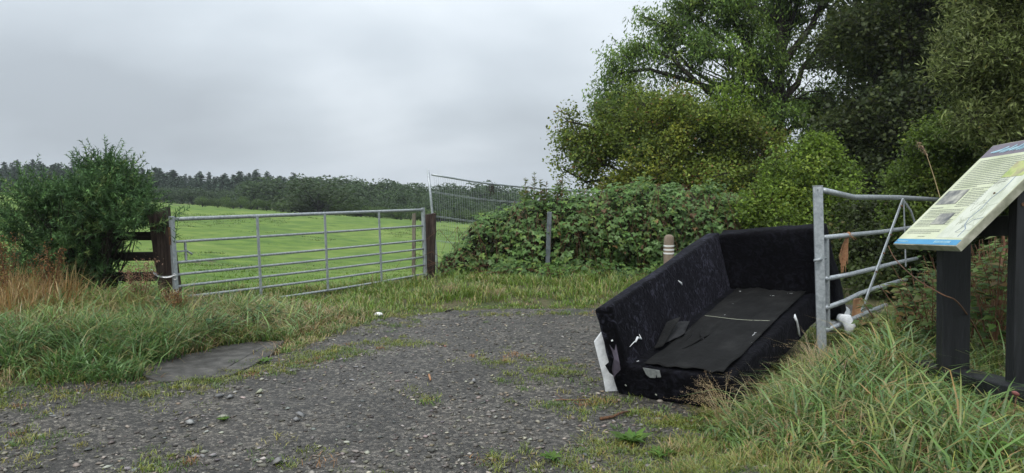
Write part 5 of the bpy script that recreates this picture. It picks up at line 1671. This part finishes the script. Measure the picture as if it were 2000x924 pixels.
# foam roll + split timber behind the foot of the gate
fr = empty('foam_roll', tuple(P(1640, 640, 6.95)), 'crumpled roll of white wadding lying under the bars beside the sofa end', 'wadding')
a, b_ = P(1624, 640, 6.75), P(1650, 608, 7.0)
mb = MB(); mb.tube([a, a.lerp(b_, .3) + Vector((0, 0, .012)), a.lerp(b_, .7) + Vector((-.01, 0, .01)), b_], [.06, .085, .09, .055], 12); o = mb.build('roll', M['foam'], fr, smooth=True)
mb = MB(); mb.tube([P(1638, 620, 6.66), P(1653, 624, 6.6), P(1660, 638, 6.56), P(1656, 652, 6.56)], [.035, .055, .05, .03], 10); mb.build('fold', M['foam'], fr, smooth=True)
a, b_ = P(1672, 628, 7.1), P(1677, 580, 7.1)
mb = MB(); mb.add([P(1662, 628, 7.1), P(1684, 632, 7.1), P(1687, 600, 7.1), P(1684, 583, 7.1), P(1667, 585, 7.1)] + [p + Vector((.02, .04, 0)) for p in [P(1662, 628, 7.1), P(1684, 632, 7.1), P(1687, 600, 7.1), P(1684, 583, 7.1), P(1667, 585, 7.1)]],
                  [(0, 1, 2, 3, 4), (9, 8, 7, 6, 5)] + [(i, i + 5, (i + 1) % 5 + 5, (i + 1) % 5) for i in range(5)])
o = mb.build('broken_timber', M['wood_chip'], None, origin=a); tag(o, 'broken orange piece of timber behind the diagonal strut of the steel gate', 'timber')

# ------------------------------------------------------------------ information board
XB, XT = 2.35, 2.945
Y1, Y2 = 4.50, 3.86
p00 = P(1746, 477, Y1); p10 = P(1871, 481, Y2)
p00 = Vector((XB, Y1, p00.z)); p10 = Vector((XB, Y2, p10.z))
p01 = Vector((XT - .0, Y1, P(1934, 284, Y1).z)); p11 = p10 + (p01 - p00)
ib = empty('information_board', (2.65, 4.2, H1(2.65, 4.2)), 'sloping cream information board with blue foot strip on thick black timber legs', 'sign')
bn = (p01 - p00).cross(p10 - p00).normalized()
if bn.z < 0: bn = -bn
th = .042
panel = MB(); panel.hexa([p00 - bn * th, p10 - bn * th, p11 - bn * th, p01 - bn * th, p00, p10, p11, p01])
pan = panel.build('panel', M['board_edge'], ib, bevel=.0025)


def bp_(a, b2, lift=.001):   # a along the text (0 left .. 1 right), b2 from bottom 0 to top 1
    return p00 + (p10 - p00) * a + (p01 - p00) * b2 + bn * lift


def bquad(mb, a0, b0, a1, b1, lift, skew=0):
    q = [bp_(a0, b0, lift), bp_(a1, b0, lift), bp_(a1, b1, lift), bp_(a0, b1, lift)]
    mb.add(q + [v - bn * .0006 for v in q], [(0, 1, 2, 3), (7, 6, 5, 4), (0, 4, 5, 1), (1, 5, 6, 2), (2, 6, 7, 3), (3, 7, 4, 0)])


mb = MB(); bquad(mb, .006, .055, .994, .865, .0012); mb.build('print_sheet', M['board_cream'], pan)
mb = MB(); bquad(mb, .006, .008, .994, .0545, .0012); mb.build('footer_strip', M['board_blue'], pan)
mb = MB(); bquad(mb, .006, .8655, .994, .992, .0012); mb.build('header_strip', M['board_purple'], pan)
mb = MB()
mq = [(.60, .07), (.985, .07), (.985, .78), (.70, .78), (.62, .40)]
vs = [bp_(a, b2, .0019) for a, b2 in mq]; mb.add(vs + [v - bn * .0005 for v in vs], [tuple(range(5)), tuple(range(9, 4, -1))] + [(i, i + 5, (i + 1) % 5 + 5, (i + 1) % 5) for i in range(5)])
mb.build('map_print', M['board_map'], pan)
# lines of small print (illegible at this size in the photograph: broken grey lines)
mb = MB()


def text_block(a0, a1, b0, b1, nl, last=.6, hgt=.34):
    for i in range(nl):
        b_ = b1 - (b1 - b0) * (i + .5) / nl
        dh = (b1 - b0) / nl * hgt / 2
        x_ = a0; e = a1 if i < nl - 1 else a0 + (a1 - a0) * last
        while x_ < e:
            wd = random.uniform(.015, .06)
            bquad(mb, x_, b_ - dh, min(x_ + wd, e), b_ + dh, .0026); x_ += wd + .008


text_block(.07, .78, .55, .84, 15, .5); text_block(.40, .66, .515, .545, 2, .7); text_block(.40, .66, .36, .51, 9, .8); text_block(.05, .37, .35, .372, 1); text_block(.06, .58, .255, .345, 6, .7)
text_block(.06, .30, .315, .33, 1); text_block(.06, .58, .175, .245, 5, .5); text_block(.06, .56, .105, .15, 3, .8); text_block(.30, .48, .075, .086, 1)
mb.build('printed_text', M['ink'], pan)['kind'] = 'stuff'
mb = MB(); bquad(mb, .05, .395, .37, .535, .003); mb.build('printed_photo', M['print_photo'], pan)
mb = MB(); bquad(mb, .30, .195, .52, .30, .003); mb.build('printed_photo', M['print_photo'], pan)
mb = MB(); bquad(mb, .66, .62, .93, .77, .003); mb.build('printed_picture', M['print_green'], pan)


def bline(mb, pts, w, lift):
    for (a0, b0), (a1, b1) in zip(pts[:-1], pts[1:]):
        A_, B_ = bp_(a0, b0, lift), bp_(a1, b1, lift)
        d_ = (B_ - A_).normalized(); s_ = d_.cross(bn) * w / 2
        mb.hexa([A_ - s_ - bn * .0005, B_ - s_ - bn * .0005, B_ + s_ - bn * .0005, A_ + s_ - bn * .0005, A_ - s_, B_ - s_, B_ + s_, A_ + s_])


mb = MB()
bline(mb, [(.90, .08), (.90, .15), (.83, .19), (.80, .25), (.83, .33), (.82, .42), (.86, .52), (.85, .62), (.90, .74)], .006, .0030)
bline(mb, [(.985, .25), (.88, .23), (.84, .17), (.80, .12)], .003, .0032)
mb.build('map_river', M['ink_blue'], pan)
mb = MB()
for i in range(22):
    a0, b0 = random.uniform(.64, .95), random.uniform(.1, .72); pts = [(a0, b0)]
    for j in range(4):
        pts.append((min(.98, max(.64, pts[-1][0] + random.gauss(0, .05))), min(.76, max(.08, pts[-1][1] + random.gauss(.01, .035)))))
    bline(mb, pts, .0016, .0027 + i * .00002)
mb.build('map_lines', M['ink_pale'], pan)['kind'] = 'stuff'
mb = MB()
for a0, b0, a1, b1 in [(.10, .91, .3, .95), (.24, .90, .4, .955), (.36, .905, .5, .96), (.46, .90, .62, .965), (.6, .91, .7, .96), (.68, .905, .85, .97)]:
    bline(mb, [(a0, b0), ((a0 + a1) / 2 + .02, (b0 + b1) / 2 - .004), (a1, b1)], .010, .0028)
    bline(mb, [(a0 + .05, b0 - .008), (a1 + .03, b1 - .02)], .005, .0034)
mb.build('header_lettering', M['ink_cyan'], pan)
mb = MB()
text_save = mb
for i in range(12): bquad(mb, .64 + i * .02, .022, .652 + i * .02, .042, .0024)
for i in range(8): bquad(mb, .05 + i * .022, .026, .064 + i * .022, .036, .0024)
mb.build('footer_lettering', M['ink_cyan'], pan)['kind'] = 'stuff'
mb = MB(); q = bp_(.80, .47, .003); mb.tube([q, q + bn * .004], .006, 10); mb.build('screw', M['rust'], pan)
for a_, b_ in ((.03, .03), (.97, .97), (.03, .97)):
    mb = MB(); q = bp_(a_, b_, .002); mb.tube([q, q + bn * .003], .004, 8); mb.build('screw', M['galv_dull'], pan)
# supports
zg = H1(2.6, 4.3)
def under(x, y):   # underside of the panel above (x, y)
    a_ = (x - XB) / (p01.x - XB); b2 = (Y1 - y) / (Y1 - Y2)
    return p00.z + a_ * (p01.z - p00.z) + b2 * (p10.z - p00.z) - th * 1.25


def board_leg(x0, x1, y0, y1, sh_):
    mb = MB()
    mb.hexa([(x0 + sh_, y0, zg - .1), (x1 + sh_, y0, zg - .1), (x1 + sh_, y1, zg - .1), (x0 + sh_, y1, zg - .1),
             (x0, y0, under(x0, y0)), (x1, y0, under(x1, y0)), (x1, y1, under(x1, y1)), (x0, y1, under(x0, y1))])
    mb.build('leg', M['post_black'], ib, bevel=.005)


board_leg(2.505, 2.665, 4.24, 4.31, .035)
board_leg(2.685, 2.85, 3.89, 3.96, .03)
mb = MB(); mb.beam((2.60, 4.238, 1.33), (2.74, 3.962, 1.36), .05, .11); mb.build('crosspiece', M['post_black'], ib, bevel=.004)
mb = MB(); q = Vector((2.715, 3.887, 1.475)); mb.tube([q, q + Vector((0, -.004, 0))], .010, 8); mb.build('bolt', M['rust'], ib)
mb = MB(); mb.beam((2.57, 4.52, zg + .06), (2.83, 3.5, zg + .09), .17, .12); mb.build('base_beam', M['post_black'], ib, bevel=.008)

# ------------------------------------------------------------------ undergrowth plants on the right
def leafy_plant(name, label, x, y, h, n, leaf, palette, group, lean=(0, 0), stems=5, spread=.18, cat='plant', stem_mat='stem'):
    z0 = H1(x, y)
    root = empty(name, (x, y, z0), label, cat, group)
    mb = MB(); pos = []; axs = []
    for s_ in range(stems):
        a = random.uniform(0, 6.28); sp = random.uniform(.3, 1) * spread
        hh = h * random.uniform(.7, 1.05)
        pts = [Vector((x + math.cos(a) * sp * t_ ** 1.3 * 1.6 + lean[0] * t_ ** 2, y + math.sin(a) * sp * t_ ** 1.3 * 1.6 + lean[1] * t_ ** 2, z0 + hh * t_ * (1 - .1 * t_))) for t_ in np.linspace(0, 1, 6)]
        mb.tube(pts, [.005 * (1 - .12 * i) for i in range(6)], 4, cap=False)
        for i in range(n // stems):
            t_ = random.uniform(.12, 1) * 5; i0 = min(int(t_), 4)
            q = pts[i0].lerp(pts[i0 + 1], t_ - i0); an = random.uniform(0, 6.28)
            L_ = leaf[0] * (1.15 - .09 * t_)
            d_ = Vector((math.cos(an), math.sin(an), random.uniform(-.35, .35)))
            pos.append(q + d_ * L_ * .6); axs.append(d_)
    k = len(pos); pos = np.array([tuple(q) for q in pos]); axs = np.array([tuple(q) for q in axs])
    Ls = leaf[0] * rnd(k, .6, 1.2)
    V, F, C = leaf_quads(pos, axs, norm(RNG.normal(0, .25, (k, 3)) + [0, -.15, 1]), Ls, Ls * leaf[1], pick(k, palette, None, .2))
    off = np.array([x, y, z0])
    link('leaves', mesh_np('leaves', V - off, F, C), M['leaf'], root)
    mb.build('stem', M[stem_mat], root)
    return root


UP = [(0.08, 0.14, 0.04), (0.12, 0.19, 0.045), (0.06, 0.10, 0.032), (0.16, 0.20, 0.07), (0.16, 0.11, 0.04)]
LBL = 'broad-leaved green weed crowding '
for i in range(64):
    y_ = random.uniform(4.7, 8.2) if i > 26 else random.uniform(4.7, 6.1)
    rt_ = random.uniform(.515, .80)
    x_ = rt_ * y_
    if y_ > 6.3 and rt_ < .56: rt_ = .6; x_ = .6 * y_
    leafy_plant('leafy_weed', LBL + ('the fallen end of the steel gate' if rt_ < .58 else 'the first black board leg' if rt_ < .67 else 'the gap between the black board legs'), x_, y_, random.uniform(.30, .42) + .55 * min(1, max(0, (rt_ - .52) / .1)), 64, (.085, .5), UP, 'weeds crowding the steel gate', stems=5, spread=.16)
for x_, y_, h_, l_ in [(3.15, 5.5, .6, 'leafy weed in the gap between the fallen gate bars and the first board leg'), (3.0, 5.0, .45, 'low weed with large pale leaves left of the first board leg'),
                       (3.35, 4.9, .7, 'tall weed growing straight up between the two black board legs'), (3.25, 4.5, .4, 'low leafy weed at the foot of the brown sapling')]:
    leafy_plant('leafy_weed', l_, x_, y_, h_, 70, (.10, .55), [(0.09, 0.155, 0.045), (0.12, 0.19, 0.06), (0.07, 0.11, 0.04)], None, stems=4)
leafy_plant('bright_weed', 'small fresh green weed in the grass at the very bottom right corner', 2.02, 3.0, .22, 60, (.07, .5), [(0.10, 0.20, 0.035), (0.13, 0.24, 0.04)], None, stems=6, spread=.12)


def rosette(px_, py_, s_, label, z=0.0):
    Y = (1.56 - z) * FPX / (py_ - 368); q = P(px_, py_, Y); zz = H1(q.x, q.y) + .01
    root = empty('weed_rosette', (q.x, q.y, zz), label, 'weed')
    k = 26; an = rnd(k, 0, 6.28); r_ = s_ * rnd(k, .15, .6)
    ax = np.stack([np.cos(an), np.sin(an), rnd(k, .1, .8)], -1)
    V, F, C = leaf_quads(np.stack([np.cos(an) * r_, np.sin(an) * r_, s_ * .1 + r_ * .35], -1), ax, norm(RNG.normal(0, .2, (k, 3)) + [0, 0, 1]), s_ * rnd(k, .5, .9), s_ * rnd(k, .22, .36), pick(k, [(0.09, 0.17, 0.032), (0.12, 0.21, 0.04)], None, .12))
    link('leaves', mesh_np('leaves', V, F, C), M['leaf'], root)


rosette(1232, 880, .15, 'bright green leafy rosette, largest one in the weeds before the sofa')
rosette(1078, 912, .09, 'small bright green rosette at the bottom edge in the weeds')
rosette(1290, 908, .10, 'flat bright green rosette right of the largest one at the bottom')
rosette(437, 832, .06, 'tiny green weed beside the squarish pale stone')
rosette(592, 681, .09, 'green clover clump at the right end of the concrete slab')
rosette(520, 715, .09, 'green clump in the grass strip in front of the slab')

# saplings, arching bramble canes
def cane(pts, r0, r1, label, name='bramble_cane', cat='plant', mat='stem', side=()):
    P_ = [P(*q) for q in pts]
    mb = MB(); k = len(P_)
    # smooth by Catmull-Rom
    Q = []
    for i in range(k - 1):
        p0, p1, p2, p3 = P_[max(i - 1, 0)], P_[i], P_[i + 1], P_[min(i + 2, k - 1)]
        for t_ in np.linspace(0, 1, 5)[:-1 if i < k - 2 else None]:
            Q.append(.5 * ((2 * p1) + (p2 - p0) * t_ + (2 * p0 - 5 * p1 + 4 * p2 - p3) * t_ ** 2 + (3 * p1 - p0 - 3 * p2 + p3) * t_ ** 3))
    mb.tube(Q, list(np.linspace(r0, r1, len(Q))), 7)
    for i, d_ in side:
        j = int(i * (len(Q) - 1)); mb.tube([Q[j], Q[j] + Vector(d_) * .5 + Vector((0, 0, .01)), Q[j] + Vector(d_)], [r1 * 1.1, r1 * .9, r1 * .5], 5)
    o = mb.build(name, M[mat], None, smooth=True, origin=P_[0]); return tag(o, label, cat)


cane([(1928, 745, 4.9), (1932, 690, 4.9), (1945, 650, 4.9), (1952, 600, 4.9), (1957, 560, 4.92), (1955, 520, 4.95), (1962, 480, 5.0), (1950, 440, 5.0), (1930, 410, 5.0)], .016, .006, 'brown sapling stem growing up between the two black board legs', 'sapling', side=[(.55, (.08, 0, .09)), (.2, (-.07, 0, .12)), (.75, (.07, 0, .1)), (.4, (-.05, 0, .08))])
cane([(1928, 690, 4.6), (1905, 640, 4.35), (1870, 590, 4.15), (1840, 575, 4.1), (1790, 545, 4.4), (1750, 508, 4.8), (1735, 480, 4.9)], .005, .0025, 'thin brown bramble cane arching across the first black board leg', side=[(.2, (.03, 0, .05)), (.7, (.03, 0, .05))])
cane([(1960, 760, 5.2), (1935, 640, 5.2), (1905, 560, 5.2), (1890, 490, 5.3), (1900, 420, 5.3)], .004, .002, 'thin reddish cane behind the gap under the board')

# dead reed with drooping seed head
root_ = P(1838, 392, 4.75)
a = P(1855, 560, 4.75)
rd = empty('dry_reed', (a.x, a.y, H1(a.x, a.y)), 'single straw-coloured reed with a tufty seed head rising behind the board', 'plant')
mb = MB(); mb.tube([Vector((a.x, a.y, H1(a.x, a.y))), a, root_, P(1824, 345, 4.75), P(1810, 303, 4.75), P(1802, 285, 4.75)], [.004, .004, .003, .0025, .002, .0015], 5); mb.build('stem', M['straw'], rd, smooth=True)
k = 60; t_ = rnd(k)
hp = np.array([tuple(P(1812 - 22 * a_, 305 - 27 * a_ + RNG.normal(0, 1.5), 4.75)) for a_ in t_])
V, F, C = leaf_quads(hp + RNG.normal(0, .006, (k, 3)), RNG.normal(0, .5, (k, 3)) + [-.5, 0, .5], RNG.normal(size=(k, 3)), rnd(k, .015, .035), rnd(k, .004, .008), pick(k, [(.36, .27, .17), (.25, .17, .12)]))
link('seed_head', mesh_np('seed_head', V - np.array(rd.location), F, C), M['leaf'], rd)


# straw tufts leaning over the front of the sofa
def straw_tuft(x, y, h, n, label, lean=(-.5, 0), head=True, az0=None):
    z0 = H1(x, y)
    rt = empty('dry_grass_tuft', (x, y, z0), label, 'grass')
    az = rnd(n, 0, 6.28) if az0 is None else RNG.normal(az0, .9, n)
    bl = blades(np.stack([RNG.normal(0, .03, n), RNG.normal(0, .03, n), np.zeros(n)], -1), h * rnd(n, .6, 1.15), rnd(n, .0025, .0048) * (1 if y < 6 else 1.8), az, rnd(n, .35, 1.0), pick(n, [(.42, .33, .17), (.34, .25, .11), (.5, .42, .26)], None, .12))
    parts = [bl]
    if head:
        V, _, _ = bl
        tips = V.reshape(n, 7, 3)[:, 6]; prev = V.reshape(n, 7, 3)[:, 4]
        m_ = 26; ci = np.repeat(np.arange(n), m_); tt = rnd(n * m_, -.1, 1.0)
        q = prev[ci] + (tips - prev)[ci] * tt[:, None] + RNG.normal(0, .007, (n * m_, 3))
        parts.append(leaf_quads(q, RNG.normal(0, .6, (n * m_, 3)) + norm(tips - prev)[ci], RNG.normal(size=(n * m_, 3)), rnd(n * m_, .006, .015), rnd(n * m_, .0015, .003), pick(n * m_, [(.42, .31, .18), (.34, .24, .14)])))
    V, F, C = combine(parts)
    link('blades', mesh_np('blades', V, F, C), M['grass'], rt)


straw_tuft(1.36, 4.55, .42, 60, 'pale dry seeding grass tuft leaning left across the front corner of the sofa', az0=math.pi * .85)
straw_tuft(1.62, 4.72, .44, 26, 'tall thin straw stems standing before the front side of the sofa', az0=math.pi * .8, head=False)
straw_tuft(2.25, 5.25, .38, 40, 'dry seeding grass tuft below the foot of the steel gate post', az0=math.pi * .8)
straw_tuft(2.0, 4.7, .36, 34, 'fluffy beige seeding tuft in the middle of the bank grass')
straw_tuft(1.7, 4.35, .32, 30, 'beige seeding tuft nearest the bottom of the sofa side')
straw_tuft(2.5, 5.9, .42, 30, 'dry stems rising in front of the steel gate post', head=False)
straw_tuft(.92, 4.15, .14, 40, 'orange-tinged dry weed tuft left of the bright rosette', head=False)
straw_tuft(-3.75, 7.9, .5, 40, 'dry straw tuft in the verge below the fence', az0=1.0)
straw_tuft(-4.35, 8.1, .62, 26, 'long straw stems arching in front of the gorse', az0=.3, head=False)
straw_tuft(-4.9, 7.5, .6, 30, 'arching straw stems at the left side of the gorse', head=False)
straw_tuft(-3.0, 8.1, .34, 46, 'dry beige tuft right below the left gate post')
straw_tuft(-2.5, 8.9, .25, 46, 'straw tuft against the lower bars of the farm gate')
straw_tuft(-.9, 10.4, .25, 60, 'pale straw tuft near the far end of the farm gate')
straw_tuft(-.2, 10.2, .22, 40, 'yellowed tuft in the verge before the brambles')


# rusty docks and dead stalks at the far left
def dock(x, y, h, label, pal=((.20, .10, .04), (.27, .15, .06), (.12, .06, .03))):
    z0 = H1(x, y)
    rt = empty('dead_dock', (x, y, z0), label, 'plant')
    mb = MB(); pos = []
    for s_ in range(7):
        a = random.uniform(0, 6.28); e = Vector((x + math.cos(a) * .16, y + math.sin(a) * .1, z0 + h * random.uniform(.7, 1)))
        b0 = Vector((x, y, z0)); mb.tube([b0, b0.lerp(e, .5) + Vector((.01, 0, .03)), e], [.005, .004, .002], 5)
        for i in range(120):
            t_ = random.uniform(.45, 1.02); pos.append(tuple(b0.lerp(e, t_) + Vector((random.gauss(0, .03), random.gauss(0, .03), random.gauss(0, .03)))))
    k = len(pos)
    V, F, C = leaf_quads(np.array(pos), RNG.normal(size=(k, 3)), RNG.normal(size=(k, 3)), rnd(k, .012, .03), rnd(k, .008, .018), pick(k, pal, None, .2))
    link('seed_heads', mesh_np('seed_heads', V - np.array([x, y, z0]), F, C), M['leaf'], rt)
    mb.build('stalk', M['stem'], rt)


dock(-5.35, 7.7, .92, 'rusty brown dead dock at the left edge, tallest of the dead stalks')
dock(-5.62, 7.6, .8, 'rust coloured dead dock cut by the left edge of the photo')
dock(-4.95, 7.75, .78, 'orange-brown dock stalk between the tallest dock and the gorse')
dock(-5.25, 7.3, .55, 'low brown dead stalks below the rusty docks')
dock(-4.1, 8.05, .62, 'thin pinkish brown seeded stalk right below the gorse', ((.25, .15, .10), (.32, .2, .13)))
dock(-3.55, 7.75, .38, 'low reddish dead stalk in the verge below the fence rails')
straw_tuft(-5.3, 7.2, .55, 90, 'mass of dead tan stems under the rusty docks', head=False)
straw_tuft(-5.0, 6.9, .4, 60, 'tan dead grass clump at the left edge of the verge', head=False)

# nettles / fern-like dark weeds in the verge
for x_, y_, l_ in [(-3.35, 7.5, 'dark green nettle clump in the verge above the concrete slab'), (-3.0, 7.25, 'dark nettles at the upper left corner of the slab'), (-2.75, 7.75, 'small dark nettle patch between slab and gate'), (-3.65, 7.75, 'dark ferny weeds left of the nettle clump')]:
    leafy_plant('nettle', l_, x_, y_, .34, 130, (.075, .42), [(0.05, 0.105, 0.045), (0.07, 0.13, 0.05), (0.10, 0.16, 0.06)], None, stems=9, spread=.2)
for i in range(9):
    leafy_plant('verge_weed', 'light green leafy weed at the foot of the bramble hedge', random.uniform(.2, 3.0), 11.5 + random.uniform(-.2, .3), .3, 60, (.08, .4), [(0.13, 0.24, 0.04), (0.10, 0.19, 0.04)], 'weeds at the foot of the brambles', stems=6, spread=.15)
# rose hip / bud at the right edge
q = P(1984, 769, 3.5)
mb = MB(); mb.lathe(q, [(.001, -.02), (.009, -.014), (.012, 0), (.010, .012), (.003, .022)], 10)
o = mb.build('flower_bud', noise_mat('dusky_pink_bud', [(0.3, (.14, .045, .04)), (.7, (.22, .08, .07))], 40, .6, .1), None, smooth=True, origin=q); o.rotation_euler = (0, -1.1, 0)
tag(o, 'dusky red flower bud at the right edge by the foot of the board', 'flower')
a = Vector((2.45, 3.5, H1(2.45, 3.5)))
mb = MB(); mb.tube([a, a.lerp(q, .6) + Vector((0, 0, .05)), q + Vector((.01, 0, .0))], [.003, .003, .002], 5); o = mb.build('bent_weed', M['stem'], None, origin=a); tag(o, 'bent stem carrying the dusky red bud', 'plant')

# ------------------------------------------------------------------ thin damp air
zlo = min(v.co.z for v in g.data.vertices) - 1.0
hz = MB(); hz.box((0, 585, (zlo + 34) / 2), (720, 0, 0), (0, 630, 0), (0, 0, (34 - zlo) / 2))
hm = bpy.data.materials.new('damp_air'); hm.use_nodes = True
hn, hl = hm.node_tree.nodes, hm.node_tree.links
hn.remove(hn['Principled BSDF'])
pv = N(hn, 'ShaderNodeVolumePrincipled'); pv.inputs['Color'].default_value = (0.86, 0.91, 0.97, 1); pv.inputs['Density'].default_value = 0.0004
hl.new(pv.outputs[0], hn['Material Output'].inputs['Volume'])
ho = hz.build('haze', hm); tag(ho, kind='stuff')
